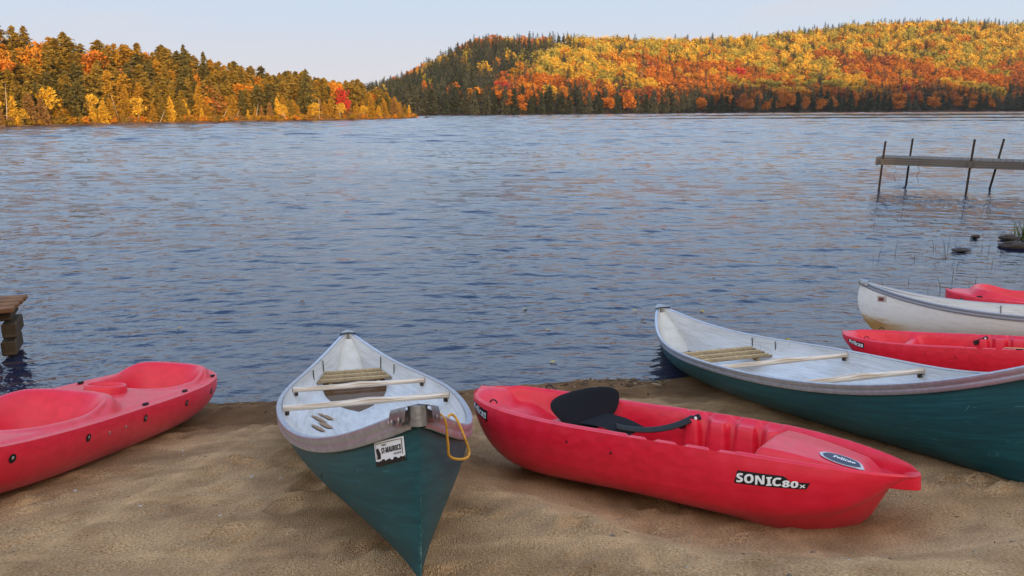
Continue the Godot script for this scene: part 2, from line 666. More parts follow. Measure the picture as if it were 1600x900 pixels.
func water() -> void:
	var r := RandomNumberGenerator.new()
	r.seed = 12
	var waves: Array = []
	for i in 30:
		var l := 0.15 * pow(1.07, i) * r.randf_range(0.92, 1.08)
		var a := r.randfn(0.05, 0.27)
		var k := TAU / l
		waves.append([sin(a) * k, cos(a) * k, r.randf() * TAU, 0.0046 * l, l])
	# a longer chop out on the open lake
	for i in 12:
		var l := 1.3 * pow(1.09, i)
		var a := r.randfn(0.05, 0.13)
		waves.append([sin(a) * TAU / l, cos(a) * TAU / l, r.randf() * TAU, 0.0046 * l, l])
	var gust := noise(15, 0.11, 3)
	var lane := noise(17, 0.05, 2)
	var rows: Array = []
	var d := 5.0
	while d < 900.0:
		rows.append(d)
		d += clampf(0.00036 * d * d, 0.017, lerpf(0.16, 0.34, sstep(40.0, 120.0, d)) if d < 150.0 else (lerpf(0.34, 0.62, sstep(150.0, 260.0, d)) if d < 400.0 else 14.0))
	var nc := 340
	var near := MB.new()
	var n_rows := rows.size()
	for i in n_rows:
		var dd: float = rows[i]
		var step: float = (rows[mini(i + 1, n_rows - 1)] - rows[i - 1]) * 0.5 if i > 0 else 0.02
		var wide := 0.86 * dd + 1.0
		var amp: Array = []
		for w in waves:
			var far := sstep(5.0, 26.0, dd)
			var across := TAU / maxf(absf(w[0]), 0.01) / (2.0 * wide / nc)
			amp.append(w[3] * sstep(2.0, 3.4, w[4] / maxf(step, 0.001)) * sstep(2.5, 4.5, across) * (2.1 * sstep(28.0, 75.0, dd) if w[4] > 1.25 else lerpf(0.32, 1.8, far) if w[4] > 0.5 else 0.88 + 0.6 * far))
		for j in nc + 1:
			var x := lerpf(-wide, wide, float(j) / nc)
			var z := -dd
			var y := 0.0
			if dd < 420.0:
				var deep := clampf(0.25 + (shore_z(x) - z) * 0.35, 0.12, 1.0) if dd < 20.0 else 1.0
				var k := deep * (0.9 + 0.35 * gust.get_noise_2d(x * 0.5, z))
				var px := x + 0.25 * gust.get_noise_2d(x * 4.0, z * 4.0)
				for q in waves.size():
					if amp[q] > 0.0:
						var w: Array = waves[q]
						y += amp[q] * sin(w[0] * px + w[1] * z + w[2])
				y *= k * (0.04 if dd > 100.0 and still_lane(lane, x, z) else 1.0)
			near.v.append(Vector3(x, y, z))
			near.uv.append(Vector2(x + 0.9 * gust.get_noise_2d(x * 0.3, z * 0.3 + 50.0) * minf(dd * 0.2, 8.0), z + 0.9 * gust.get_noise_2d(x * 0.3 + 70.0, z * 0.3) * minf(dd * 0.2, 8.0)))
			near.c.append(Color.WHITE)
	var calm := PackedInt32Array()
	for i in n_rows - 1:
		for j in nc:
			var p := i * (nc + 1) + j
			var q := p + nc + 1
			var at := near.v[p]
			(calm if still_lane(lane, at.x, at.z) else near.ix).append_array([p, p + 1, q, p + 1, q + 1, q])
	var m := plain(Color(0.03, 0.11, 0.24, 0.64), 0.03, 0.0, 0.45)
	m.transparency = BaseMaterial3D.TRANSPARENCY_ALPHA
	m.normal_enabled = true
	m.normal_scale = 0.9
	m.normal_texture = noise_tex(noise(19, 0.014, 4), 1024, [], true, 5.0)
	m.uv1_scale = Vector3(0.17, 0.32, 1)
	var am := near.mesh()
	var arr := am.surface_get_arrays(0)
	am.surface_set_material(0, m)
	var still_m: StandardMaterial3D = m.duplicate()
	still_m.normal_scale = 0.03
	arr[Mesh.ARRAY_INDEX] = calm
	am.add_surface_from_arrays(Mesh.PRIMITIVE_TRIANGLES, arr)
	am.surface_set_material(1, still_m)
	structure("lake_water", am, null)


# ---------------------------------------------------------------- trees
func leaf_tri(m: MB, r: RandomNumberGenerator, p: Vector3, s: float, along: Vector3, tint: float) -> void:
	var u := (along + Vector3(r.randfn(0, 0.5), r.randfn(0, 0.5), r.randfn(0, 0.5))).normalized()
	var w := u.cross(Vector3(r.randfn(), r.randfn(), r.randfn())).normalized()
	var k := tint * r.randf_range(0.8, 1.2)
	m.tri(p - u * s * 0.5 - w * s * 0.4, p + u * s * 0.7, p - u * s * 0.4 + w * s * 0.45, Color(k, k, k))


# unit-high conifer: whorls of drooping boughs set with needle sprays
func conifer_crown(seed_: int, radius: float, layers: int, boughs: int, sprays: int, bare: float, ragged: float, droop: float) -> ArrayMesh:
	var r := RandomNumberGenerator.new()
	r.seed = seed_
	var m := MB.new()
	for i in layers:
		var q := float(i) / layers
		var y := bare + (1.0 - bare) * pow(q, 0.92)
		var reach := radius * (pow(1.0 - q, 0.62) * 0.95 + 0.05) * (1.0 + ragged * r.randfn(0, 1) * 0.5)
		if q < 0.12:
			reach *= 0.75
		for b in int(boughs * (0.6 + 0.4 * (1.0 - q))):
			var a := r.randf() * TAU
			var l := reach * r.randf_range(0.65, 1.12) * (1.0 + ragged * r.randfn(0, 1) * 0.35)
			var out := Vector3(cos(a), 0, sin(a))
			var tint := r.randf_range(0.65, 1.3)
			for k in sprays:
				var t := (k + r.randf()) / sprays
				var side := out.cross(Vector3.UP) * r.randfn(0, 0.16) * l
				var p := Vector3(0, y, 0) + out * l * (0.15 + 0.85 * t) + side + Vector3.DOWN * droop * l * t * t + Vector3.UP * r.randfn(0, 0.006)
				leaf_tri(m, r, p, (0.034 + 0.05 * l / radius * radius * 2.0) * r.randf_range(0.7, 1.3), out + Vector3.DOWN * 0.3, tint)
	for k in 8:
		leaf_tri(m, r, Vector3(r.randfn(0, 0.004), 0.96 + 0.006 * k, r.randfn(0, 0.004)), 0.022, Vector3.UP, 0.9)
	return m.mesh(true)


# unit-high broadleaf: lobes of small leaf clumps round the limb ends
func leafy_crown(seed_: int, lobes: int, leaves: int, size: float, width: float, low: float) -> ArrayMesh:
	var r := RandomNumberGenerator.new()
	r.seed = seed_
	var m := MB.new()
	for i in lobes:
		var a := r.randf() * TAU
		var q := r.randf()
		var y := lerpf(low + 0.12, 0.86, q)
		var out := width * sqrt(r.randf()) * (1.0 - 0.55 * q) * 0.8
		var c := Vector3(cos(a) * out, y, sin(a) * out)
		var rad := r.randf_range(0.10, 0.17) * (0.8 + width)
		var lobe_tint := r.randf_range(0.72, 1.2)
		for k in leaves:
			var d := Vector3(r.randfn(), r.randfn(), r.randfn()).normalized()
			var p := c + d * rad * pow(r.randf(), 0.35) * Vector3(1.15, 0.85, 1.15)
			leaf_tri(m, r, p, size * r.randf_range(0.6, 1.4), d, lobe_tint * (0.9 + 0.2 * r.randf()))
	return m.mesh(true)


func trunk_mesh(seed_: int, top: float, thick: float, limbs: int) -> ArrayMesh:
	var r := RandomNumberGenerator.new()
	r.seed = seed_
	var m := MB.new()
	var bend := Vector3(r.randfn(0, 0.02), 0, r.randfn(0, 0.02))
	var path := PackedVector3Array()
	var rad: Array = []
	for i in 6:
		var t := i / 5.0
		path.append(Vector3(0, -0.03 + (top + 0.03) * t, 0) + bend * sin(t * PI))
		rad.append(thick * (1.0 - 0.85 * t))
	m.tube(path, rad, 6)
	for i in limbs:
		var y := lerpf(0.35, 0.8, float(i) / maxi(limbs, 1)) * top
		var a := r.randf() * TAU
		var o := Vector3(0, y, 0)
		var e := o + Vector3(cos(a) * 0.2, 0.17, sin(a) * 0.2)
		m.tube(PackedVector3Array([o, o.lerp(e, 0.55) + Vector3.DOWN * 0.015, e]), [thick * 0.4, thick * 0.25, thick * 0.1], 4)
	return m.mesh()


func leaf_mat(c: Color) -> StandardMaterial3D:
	var m := plain(c.linear_to_srgb(), 0.8, 0.0, 0.2)
	m.vertex_color_use_as_albedo = true
	m.backlight_enabled = true
	m.backlight = Color(0.35, 0.35, 0.35)
	return m


var crowns := {}
var trunks := {}
var tree_list: Array = []     # [node, sort angle, label stem]

const HUES := {
	"deep green": Color(0.040, 0.052, 0.028), "dark green": Color(0.130, 0.110, 0.030), "grey-green": Color(0.075, 0.080, 0.050), "olive": Color(0.260, 0.175, 0.028),
	"golden green": Color(0.400, 0.225, 0.025), "orange": Color(0.50, 0.165, 0.020), "rust": Color(0.33, 0.105, 0.028),
	"red": Color(0.50, 0.055, 0.035), "golden yellow": Color(0.66, 0.40, 0.040), "yellow-green": Color(0.40, 0.32, 0.050),
	"amber": Color(0.56, 0.235, 0.025), "salmon": Color(0.52, 0.20, 0.075), "tawny": Color(0.30, 0.17, 0.055),
}


func tree_kinds() -> void:
	for k in 5:
		crowns["spruce_tree%d" % k] = conifer_crown(100 + k, 0.19 + 0.014 * k, 24, 13, 5, 0.10, 0.35, 0.35)
		crowns["cedar_tree%d" % k] = conifer_crown(120 + k, 0.20 + 0.012 * k, 26, 14, 5, 0.02, 0.15, 0.1)
		crowns["maple_tree%d" % k] = leafy_crown(140 + k, 15, 66, 0.062, 0.40, 0.20)
		crowns["birch_tree%d" % k] = leafy_crown(160 + k, 12, 60, 0.055, 0.27, 0.22)
		trunks["spruce_tree%d" % k] = trunk_mesh(180 + k, 0.95, 0.016, 0)
		trunks["cedar_tree%d" % k] = trunk_mesh(190 + k, 0.9, 0.018, 0)
		trunks["maple_tree%d" % k] = trunk_mesh(200 + k, 0.75, 0.022, 7)
		trunks["birch_tree%d" % k] = trunk_mesh(210 + k, 0.85, 0.014, 5)
	for h in HUES:
		mats["leaf " + h] = leaf_mat(HUES[h])


func plant(kind: String, variant: int, hue: String, at: Vector3, height: float, spread: float, turn: float, where: String, group: String) -> Node3D:
	var key := kind + str(variant)
	var o := Node3D.new()
	o.name = numbered(kind)
	add_child(o, true)
	o.transform = Transform3D(Basis(Vector3.UP, turn).scaled(Vector3(height * spread, height, height * spread)), at)
	part("trunk", trunks[key], mats.birch_bark if kind == "birch_tree" else mats.bark, o)
	part("crown", crowns[key], mats["leaf " + hue], o)
	var word: String = {"spruce_tree": "spruce", "cedar_tree": "cedar", "maple_tree": "maple", "birch_tree": "birch"}[kind]
	o.set_meta("category", word)
	o.set_meta("group", group)
	var tall := "tall " if spread < 0.92 else ("broad " if spread > 1.12 else "")
	tree_list.append([o, at.x / -at.z, tall + hue + " " + word, where])
	return o


func label_trees() -> void:
	tree_list.sort_custom(func(a: Array, b: Array) -> bool: return a[1] < b[1])
	var seen := {}
	var total := {}
	for t in tree_list:
		var k: String = t[2] + t[3]
		total[k] = total.get(k, 0) + 1
	for t in tree_list:
		var k: String = t[2] + t[3]
		seen[k] = seen.get(k, 0) + 1
		var text: String = t[2] + " " + t[3]
		if total[k] > 1:
			text += ", " + ordinal(seen[k]) + " such from the left"
		t[0].set_meta("label", text)


func ordinal(n: int) -> String:
	var small := ["", "first", "second", "third", "fourth", "fifth", "sixth", "seventh", "eighth", "ninth", "tenth", "eleventh", "twelfth"]
	if n < small.size():
		return small[n]
	var e := "th"
	if n % 100 < 11 or n % 100 > 13:
		e = ["th", "st", "nd", "rd", "th", "th", "th", "th", "th", "th"][n % 10]
	return str(n) + e


# ---- the wooded point on the left: shoreline, and the height that ground and trees reach behind it
const LX := [-150.0, -110.0, -82.0, -80.0, -76.0, -71.0, -63.0, -55.0, -46.0, -37.0, -30.0, -27.0]
const LZ := [-60.0, -84.0, -108.0, -120.0, -135.0, -150.0, -160.0, -171.0, -180.0, -193.0, -212.0, -226.0]


func left_shore(s: float) -> Vector3:
	# s from 0 to 1 along the shore, left to right
	var k := s * (LX.size() - 1)
	var i := mini(int(k), LX.size() - 2)
	var p := Vector3(LX[i], 0, LZ[i]).lerp(Vector3(LX[i + 1], 0, LZ[i + 1]), k - i)
	return p


func left_point(s: float, inland: float) -> Vector3:
	var a := left_shore(clampf(s - 0.06, 0, 1))
	var b := left_shore(clampf(s + 0.06, 0, 1))
	var d := (b - a).normalized()
	var n := Vector3(d.z, 0, -d.x)      # away from the water
	return left_shore(s) + n * inland


func left_top(t: float) -> float:
	# skyline of the woods as a slope over the eye, by bearing
	return table([-0.9, -0.667, -0.633, -0.59, -0.533, -0.50, -0.458, -0.417, -0.383, -0.35, -0.308, -0.267, -0.233, -0.20, -0.167, -0.15, -0.135], [0.10, 0.109, 0.112, 0.099, 0.090, 0.0865, 0.083, 0.078, 0.066, 0.058, 0.050, 0.0475, 0.039, 0.040, 0.028, 0.017, 0.004], t)


func left_reach(p: Vector3) -> float:
	return left_top(p.x / -p.z) * -p.z + EYE


func left_height(p: Vector3, inland: float) -> float:
	var up := maxf(left_reach(p) - 8.2, 0.3)
	return 0.25 * sstep(-0.5, 0.8, inland) - 0.6 * sstep(0.0, -3.0, inland) + up * sstep(1.0, 26.0, inland)


func far_left() -> void:
	tree_kinds()
	var m := MB.new()
	var bumps := noise(301, 0.3, 3)
	m.grid(160, 26, func(a: float, b: float) -> Vector3:
		var inland := lerpf(-3.0, 60.0, b * b)
		var p := left_point(a, inland + bumps.get_noise_1d(a * 400.0) * 0.8)
		p.y = left_height(p, inland) + bumps.get_noise_2d(p.x * 2.0, p.z * 2.0) * 0.25
		return p)
	structure("wooded_point", m.mesh(), rugged(303, [[0.2, Color(0.30, 0.21, 0.11)], [0.55, Color(0.50, 0.36, 0.20)], [0.85, Color(0.66, 0.52, 0.34)]], 0.03, 0.35, 0.95))
	var r := RandomNumberGenerator.new()
	r.seed = 77
	var rows := [1.6, 4.2, 7.5, 11.5, 16.0, 21.0, 27.0]
	for i in rows.size():
		var s := 0.09 + 0.01 * i
		while s < 0.995:
			var inland: float = rows[i] + r.randfn(0, 0.9)
			var here := left_point(s, maxf(inland, 0.8))
			var t := here.x / -here.z
			var depth := left_shore(s).distance_to(left_shore(minf(s + 0.01, 1.0)))
			var gap := (1.8 if i == 0 else (2.0 if i >= 4 else 2.6)) * r.randf_range(0.7, 1.35)
			s += gap / maxf(depth, 0.4) * 0.01
			if t < -0.72 or (t > -0.17 and i > 3 - int((t + 0.17) * 60.0)):
				continue
			here.y = left_height(here, inland) - 0.1
			var reach := left_reach(here)
			var kind := "spruce_tree"
			var hue: String = ["dark green", "olive", "olive", "olive", "golden green"][r.randi() % 5]
			var high := r.randf_range(6.6, 8.8)
			var where := "within the left point's woods"
			if i == 0:
				kind = "cedar_tree"
				hue = ["golden green", "olive", "golden green", "tawny", "golden yellow"][r.randi() % 5]
				high = r.randf_range(2.6, 5.4)
				where = "at the left point's waterline"
				if r.randf() < 0.12:
					kind = "birch_tree"
					hue = "golden yellow"
			elif i == 1:
				kind = ["cedar_tree", "cedar_tree", "spruce_tree"][r.randi() % 3]
				hue = ["golden green", "olive", "olive", "dark green"][r.randi() % 4]
				high = r.randf_range(4.5, 7.5)
				where = "near the left point's shore"
			elif i >= 4:
				where = "on the left point's skyline"
				var odd := r.randf()
				if odd < 0.15 and t < -0.30:
					kind = "maple_tree"
					hue = ["amber", "orange", "amber", "salmon"][r.randi() % 4]
					high = r.randf_range(5.5, 7.2)
				elif odd > 0.93:
					high *= 1.2
			elif r.randf() < 0.07:
				kind = ["maple_tree", "birch_tree"][r.randi() % 2]
				hue = ["amber", "golden yellow", "orange"][r.randi() % 3]
				high = r.randf_range(4.5, 7.0)
			high = minf(high, maxf(reach - here.y + r.randfn(0.0, 0.5), 2.2))
			plant(kind, r.randi() % 5, hue, here, high, r.randf_range(0.9, 1.35) * (1.45 if kind == "spruce_tree" else 1.1), r.randf() * TAU, where, "trees on the wooded point")
	# trees that stand out
	for q in [["birch_tree", "golden yellow", -0.588, 2.4, 7.0, 1.15], ["maple_tree", "amber", -0.605, 15.0, 8.6, 1.0], ["maple_tree", "orange", -0.52, 18.0, 8.0, 1.1],
			["birch_tree", "golden yellow", -0.53, 3.0, 5.4, 0.95], ["birch_tree", "golden yellow", -0.655, 1.8, 4.4, 1.1], ["maple_tree", "salmon", -0.375, 6.0, 7.0, 1.1],
			["birch_tree", "amber", -0.385, 3.5, 5.0, 1.0], ["maple_tree", "red", -0.212, 3.0, 7.6, 0.72], ["maple_tree", "amber", -0.222, 8.0, 9.0, 0.8],
			["birch_tree", "golden yellow", -0.290, 0.9, 3.6, 1.1], ["spruce_tree", "dark green", -0.408, 14.0, 12.4, 0.9], ["spruce_tree", "dark green", -0.385, 16.0, 11.2, 0.85], ["spruce_tree", "dark green", -0.258, 5.0, 11.4, 1.0]]:
		var best := 0.0
		for k in 400:
			var p := left_point(k / 400.0, q[3])
			var p0 := left_point(best, q[3])
			if absf(p.x / -p.z - q[2]) < absf(p0.x / -p0.z - q[2]):
				best = k / 400.0
		var here := left_point(best, q[3])
		here.y = left_height(here, q[3]) - 0.1
		plant(q[0], r.randi() % 5, q[1], here, q[4], q[5], r.randf() * TAU, "standing out on the left point", "trees on the wooded point")
	# bare pale trunks leaning out over the bank
	for q in [[-0.642, 0.2, 6.5], [-0.498, -0.15, 5.4], [-0.505, 0.1, 3.6], [-0.447, 0.55, 2.8], [-0.368, 0.6, 3.2], [-0.352, 0.65, 2.6], [-0.325, 0.3, 3.6], [-0.287, -0.25, 2.6], [-0.243, 0.05, 5.0]]:
		var best := 0.0
		for k in 400:
			var p := left_point(k / 400.0, 0.9)
			var p0 := left_point(best, 0.9)
			if absf(p.x / -p.z - q[0]) < absf(p0.x / -p0.z - q[0]):
				best = k / 400.0
		var here := left_point(best, 0.9)
		here.y = left_height(here, 0.9) - 0.1
		var bare := MB.new()
		var lean := Vector3(q[1], 1.0, 0.15).normalized()
		bare.tube(PackedVector3Array([Vector3.ZERO, lean * q[2] * 0.5 + Vector3(0.05, 0, 0), lean * q[2]]), [0.055, 0.045, 0.015], 6)
		var o := part("bare_trunk", bare.mesh(), mats.birch_bark, null, Transform3D(Basis.IDENTITY, here))
		o.set_meta("category", "tree trunk")
		o.set_meta("group", "bare trunks along the left point")
		tree_list.append([o, here.x / -here.z, "leaning pale bare trunk" if absf(q[1]) > 0.12 else "upright pale bare trunk", "on the left point's bank"])
	# undergrowth along the bank
	var bush := leafy_crown(330, 9, 26, 0.16, 0.5, 0.05)
	var where: Array = []
	var tint: Array = []
	for k in 420:
		var s := r.randf_range(0.12, 0.995)
		var inland := absf(r.randfn(0, 1.2)) + 0.35
		var p := left_point(s, inland)
		p.y = left_height(p, inland) - 0.1
		var h := r.randf_range(0.5, 1.6)
		where.append(Transform3D(Basis(Vector3.UP, r.randf() * TAU).scaled(Vector3(h * 1.5, h, h * 1.5)), p))
		tint.append([HUES["golden green"], HUES["tawny"], HUES["amber"], HUES["olive"]][r.randi() % 4])
	scatter("undergrowth", bush, where, tint, "low golden undergrowth along the bank of the left point")
	# stones and driftwood lying off the tip
	for q in [[-24.6, -227.0, 1.5, 0.5], [-22.6, -229.0, 1.0, 0.3], [-27.5, -222.0, 1.3, 0.6]]:
		var o := part("rock", rock_mesh(int(q[0] * -10.0)), mats.stone, null, Transform3D(Basis.IDENTITY.scaled(Vector3(q[2], q[3], q[2] * 0.7)), Vector3(q[0], 0.05, q[1])))
		tag(o, ["low flat rock farthest off the tip of the left point", "broad rock just off the tip of the left point", "rock against the bank at the tip of the left point"][0 if q[0] > -23.0 else (1 if q[0] > -26.0 else 2)], "rock", "rocks off the point")


func scatter(called: String, mesh: Mesh, where: Array, tint: Array, label: String, mat: Material = null) -> void:
	var mm := MultiMesh.new()
	mm.transform_format = MultiMesh.TRANSFORM_3D
	mm.use_colors = true
	mm.mesh = mesh
	mm.instance_count = where.size()
	for i in where.size():
		mm.set_instance_transform(i, where[i])
		mm.set_instance_color(i, tint[i])
	var o := MultiMeshInstance3D.new()
	o.name = numbered(called)
	o.multimesh = mm
	o.material_override = mat if mat else leaf_mat(Color.WHITE)
	add_child(o, true)
	o.set_meta("kind", "stuff")
	o.set_meta("label", label)


func rock_mesh(seed_: int) -> ArrayMesh:
	var m := MB.new()
	var n := noise(seed_, 1.1, 3)
	m.grid(14, 9, func(a: float, b: float) -> Vector3:
		var th := TAU * a
		var ph := PI * (b - 0.5)
		var d := Vector3(cos(th) * cos(ph), sin(ph), sin(th) * cos(ph))
		return d * (0.5 + 0.22 * n.get_noise_3d(d.x, d.y, d.z) + 0.12 * n.get_noise_3d(d.x * 3.0, d.y * 3.0, d.z * 3.0)))
	return m.mesh()


# ---- the hill across the lake
func far_shore(t: float) -> float:
	return table([-0.4, -0.17, 0.0, 0.167, 0.333, 0.5, 0.667, 0.95], [330.0, 330.0, 358.0, 400.0, 470.0, 505.0, 520.0, 540.0], t)


func far_top(t: float) -> float:
	# elevation of the hill's skyline over the water, as a slope
	return table([-0.45, -0.3, -0.2, -0.167, -0.133, -0.083, -0.05, -0.025, 0.0, 0.083, 0.167, 0.25, 0.317, 0.35, 0.383, 0.433, 0.5, 0.542, 0.608, 0.667, 0.75, 0.95], [0.004, 0.010, 0.024, 0.036, 0.047, 0.073, 0.089, 0.0925, 0.0925, 0.0915, 0.0900, 0.0905, 0.0925, 0.097, 0.1025, 0.1065, 0.109, 0.1095, 0.106, 0.1035, 0.102, 0.095], t)


const DEEP := 230.0


func far_height(t: float, r: float) -> float:
	var r0 := far_shore(t)
	var r1 := r0 + DEEP
	var top := far_top(t) * r1 + EYE - 11.5
	var q := (r - r0) / DEEP
	var y := 0.35 * sstep(0.0, 3.0, r - r0) - 1.0 * sstep(0.0, -8.0, r - r0)
	var k := clampf(q, 0.0, 1.0)
	y += maxf(top, 0.0) * (k * 0.75 + 0.25 * sstep(0.0, 1.0, k))
	if q > 1.0:
		y -= (r - r1) * 0.12
	return y


func far_right() -> void:
	var n := noise(401, 0.02, 3)
	var m := MB.new()
	m.grid(130, 40, func(a: float, b: float) -> Vector3:
		var t := lerpf(-0.42, 0.95, a)
		var r := far_shore(t) + lerpf(-8.0, DEEP + 120.0, b * b * 0.5 + b * 0.5)
		return Vector3(t * r, far_height(t, r) + n.get_noise_2d(t * r, r) * 1.5 * sstep(0.0, 20.0, r - far_shore(t)), -r))
	structure("far_hill", m.mesh(), rugged(403, [[0.2, Color(0.16, 0.12, 0.07)], [0.8, Color(0.34, 0.25, 0.14)]], 0.03, 0.05, 0.95))
	var rg := RandomNumberGenerator.new()
	rg.seed = 21
	var patch := noise(405, 0.011, 3)
	var patch2 := noise(407, 0.03, 2)
	var woods := {"maple_tree": [[], []], "birch_tree": [[], []], "spruce_tree": [[], []]}
	var count := {"maple_tree": 0, "birch_tree": 0, "spruce_tree": 0, "cedar_tree": 0}
	var deep := 1.5
	while deep < DEEP + 16.0:
		var t := -0.34
		while t < 0.86:
			var r := far_shore(t) + deep + rg.randfn(0, 1.6)
			t += (5.6 if deep > 25.0 else 4.4) * rg.randf_range(0.6, 1.4) / r
			if t < -0.2 and rg.randf() < 0.4:
				continue
			var x := t * r
			var q := deep / DEEP
			var here := Vector3(x, far_height(t, r) - 0.2, -r)
			var k := patch.get_noise_2d(x, r * 1.5)
			var k2 := patch2.get_noise_2d(x, r * 1.5)
			var kind := "maple_tree"
			var hue := "orange"
			# dark conifers hold the left shoulder, the water's edge and the far ridge top
			var shoulder := sstep(0.03, -0.03, t - 0.13 * (q - 0.35)) * sstep(1.05, 0.85, q + k * 0.3)
			if t < -0.16:
				shoulder = 0.75
			var edge := sstep(46.0, 16.0, deep + k * 26.0)
			var ridge := sstep(0.93, 1.0, q) * sstep(0.3, 0.36, t) * 0.75
			var fir := maxf(maxf(shoulder * 0.93, edge * 0.74), maxf(ridge, 0.07 + 0.35 * sstep(0.25, 0.5, k2)))
			var high := rg.randf_range(6.5, 11.8)
			var slim := rg.randf_range(0.8, 1.45)
			var pick := func(n_: int) -> int: return int(clampf((k2 * 0.9 + 0.5) * 0.55 + rg.randf() * 0.45, 0.0, 0.999) * n_)
			if rg.randf() < fir:
				kind = "spruce_tree"
				hue = ["deep green", "grey-green", "deep green", "deep green", "grey-green"][rg.randi() % 5]
				high = rg.randf_range(9.0, 13.5)
			else:
				var band := q + k * 0.75 + 0.15 * k2
				if band < 0.20:
					hue = ["amber", "orange", "orange", "orange", "rust", "red"][pick.call(6)]
				elif band < 0.36:
					hue = ["golden yellow", "amber", "orange", "orange", "rust", "tawny"][pick.call(6)]
				elif q > 0.93 and t < 0.05:
					hue = ["salmon", "orange", "salmon", "amber"][rg.randi() % 4]
				else:
					hue = ["yellow-green", "golden green", "yellow-green", "golden yellow", "yellow-green", "golden yellow", "amber", "golden yellow", "orange"][pick.call(9)]
				if hue in ["golden yellow", "yellow-green", "olive"]:
					kind = "birch_tree"
					high *= 1.0
					slim *= 1.2
			var turn := rg.randf() * TAU
			var v := rg.randi() % 5
			var limit := {"maple_tree": 185, "birch_tree": 190, "spruce_tree": 80}
			if deep < 90.0 and count[kind] < limit[kind] and t > -0.15 and t < 0.69:
				count[kind] += 1
				var where := "at the far shore's edge" if deep < 14.0 else "low on the far hill"
				if deep >= 45.0:
					where = "partway up the far hill"
				plant(kind, v, hue, here, high, slim, turn, where, "trees across the lake")
			else:
				woods[kind][0].append(Transform3D(Basis(Vector3.UP, turn).scaled(Vector3(high * slim, high, high * slim)), here))
				var c: Color = HUES[hue] * rg.randf_range(0.8, 1.15)
				c.a = 1.0
				woods[kind][1].append(c)
		deep += 5.2 if deep > 25.0 else 4.4
	scatter("distant_maple_woods", leafy_crown(431, 13, 34, 0.085, 0.42, 0.2), woods.maple_tree[0], woods.maple_tree[1], "orange and rust maple woods covering the hill across the lake")
	scatter("distant_birch_woods", leafy_crown(433, 11, 32, 0.075, 0.30, 0.2), woods.birch_tree[0], woods.birch_tree[1], "yellow and green birch woods covering the hill across the lake")
	scatter("distant_spruce_woods", conifer_crown(435, 0.17, 15, 9, 3, 0.08, 0.3, 0.3), woods.spruce_tree[0], woods.spruce_tree[1], "dark conifer woods on the shoulder of the hill across the lake")
	label_trees()


# ---- what stands behind the camera and keeps the low sun off the beach
func ridge_behind() -> void:
	var n := noise(501, 0.02, 3)
	var m := MB.new()
	m.grid(70, 30, func(a: float, b: float) -> Vector3:
		var x := lerpf(-160.0, 760.0, a)
		var z := lerpf(60.0, 330.0, b)
		var top := 6.0 + 104.0 * sstep(95.0, 430.0, x)
		return Vector3(x, top * sstep(60.0, 165.0, z) * sstep(330.0, 200.0, z) + n.get_noise_2d(x, z) * 4.0 - 1.0, z))
	structure("hill_behind_the_beach", m.mesh(), rugged(503, [[0.2, Color(0.16, 0.14, 0.07)], [0.8, Color(0.42, 0.27, 0.10)]], 0.03, 0.04, 0.95))
	# the wood that backs the beach
	var r := RandomNumberGenerator.new()
	r.seed = 9
	var spots: Array = []
	var tint: Array = []
	for i in 230:
		var x := r.randf_range(-95.0, 120.0)
		var z := r.randf_range(30.0, 60.0)
		var h := r.randf_range(8.5, 11.0)
		spots.append(Transform3D(Basis(Vector3.UP, r.randf() * TAU).scaled(Vector3(h * 1.25, h, h * 1.25)), Vector3(x, base_height(x, z) - 0.2, z)))
		tint.append([HUES["dark green"], HUES["olive"], HUES["rust"], HUES["grey-green"]][r.randi() % 4])
	scatter("woods_behind_the_beach", conifer_crown(511, 0.2, 26, 14, 5, 0.05, 0.2, 0.2), spots, tint, "dark woods standing behind the beach")


# ---------------------------------------------------------------- dock and pier
func plank(m_parent: Node, called: String, at: Transform3D, size: Vector3, mat: Material, bev := 0.006) -> MeshInstance3D:
	var b := MB.new()
	b.box(Transform3D.IDENTITY, size, bev)
	return part(called, b.mesh(), mat, m_parent, at)


func dock() -> void:
	var base := Transform3D(Basis(Vector3.UP, 0.42), Vector3(-4.70, 0, -6.85))
	var t := thing("timber_dock", "weathered timber crib dock at the left edge of the water", "dock", base)
	# stacked squared timbers facing the beach, their neighbours' ends showing at the corner
	var up := [[0.03, 0.15], [0.20, 0.15], [0.37, 0.11]]
	for i in 3:
		plank(t, "timber", Transform3D(Basis.IDENTITY, Vector3(-1.28 - 0.02 * i, up[i][0] + up[i][1] * 0.5, 0.0)), Vector3(2.4, up[i][1], 0.13), mats.dock_side, 0.012)
		plank(t, "cross_timber", Transform3D(Basis(Vector3.UP, PI / 2), Vector3(0.015 - 0.025 * ((i + 1) % 2), up[i][0] + up[i][1] * 0.5 - 0.01, -0.28)), Vector3(0.42, up[i][1] * 0.92, 0.12), mats.dock_end, 0.012)
	for i in 2:
		plank(t, "timber", Transform3D(Basis.IDENTITY, Vector3(-1.28, -0.16 - 0.22 * i, 0.0)), Vector3(2.4, 0.17, 0.13), mats.grey_wood, 0.012)
		plank(t, "cross_timber", Transform3D(Basis(Vector3.UP, PI / 2), Vector3(-0.02, -0.17 - 0.22 * i, -0.28)), Vector3(0.42, 0.16, 0.12), mats.grey_wood, 0.012)
	for i in 4:
		plank(t, "deck_plank", Transform3D(Basis(Vector3.UP, 0.004 * ((i * 7) % 5 - 2)), Vector3(-1.19 + 0.012 * ((i * 5) % 4), 0.505, 0.05 - 0.15 * i)), Vector3(2.6, 0.04, 0.14), mats.dock_top, 0.006)
	for x in [-0.14, -0.42]:
		var b := MB.new()
		b.disc(Vector3(x, 0.31, 0.067), Vector3(0, 0, 1), 0.022, 0.012)
		part("bolt", b.mesh(), mats.bark, t)


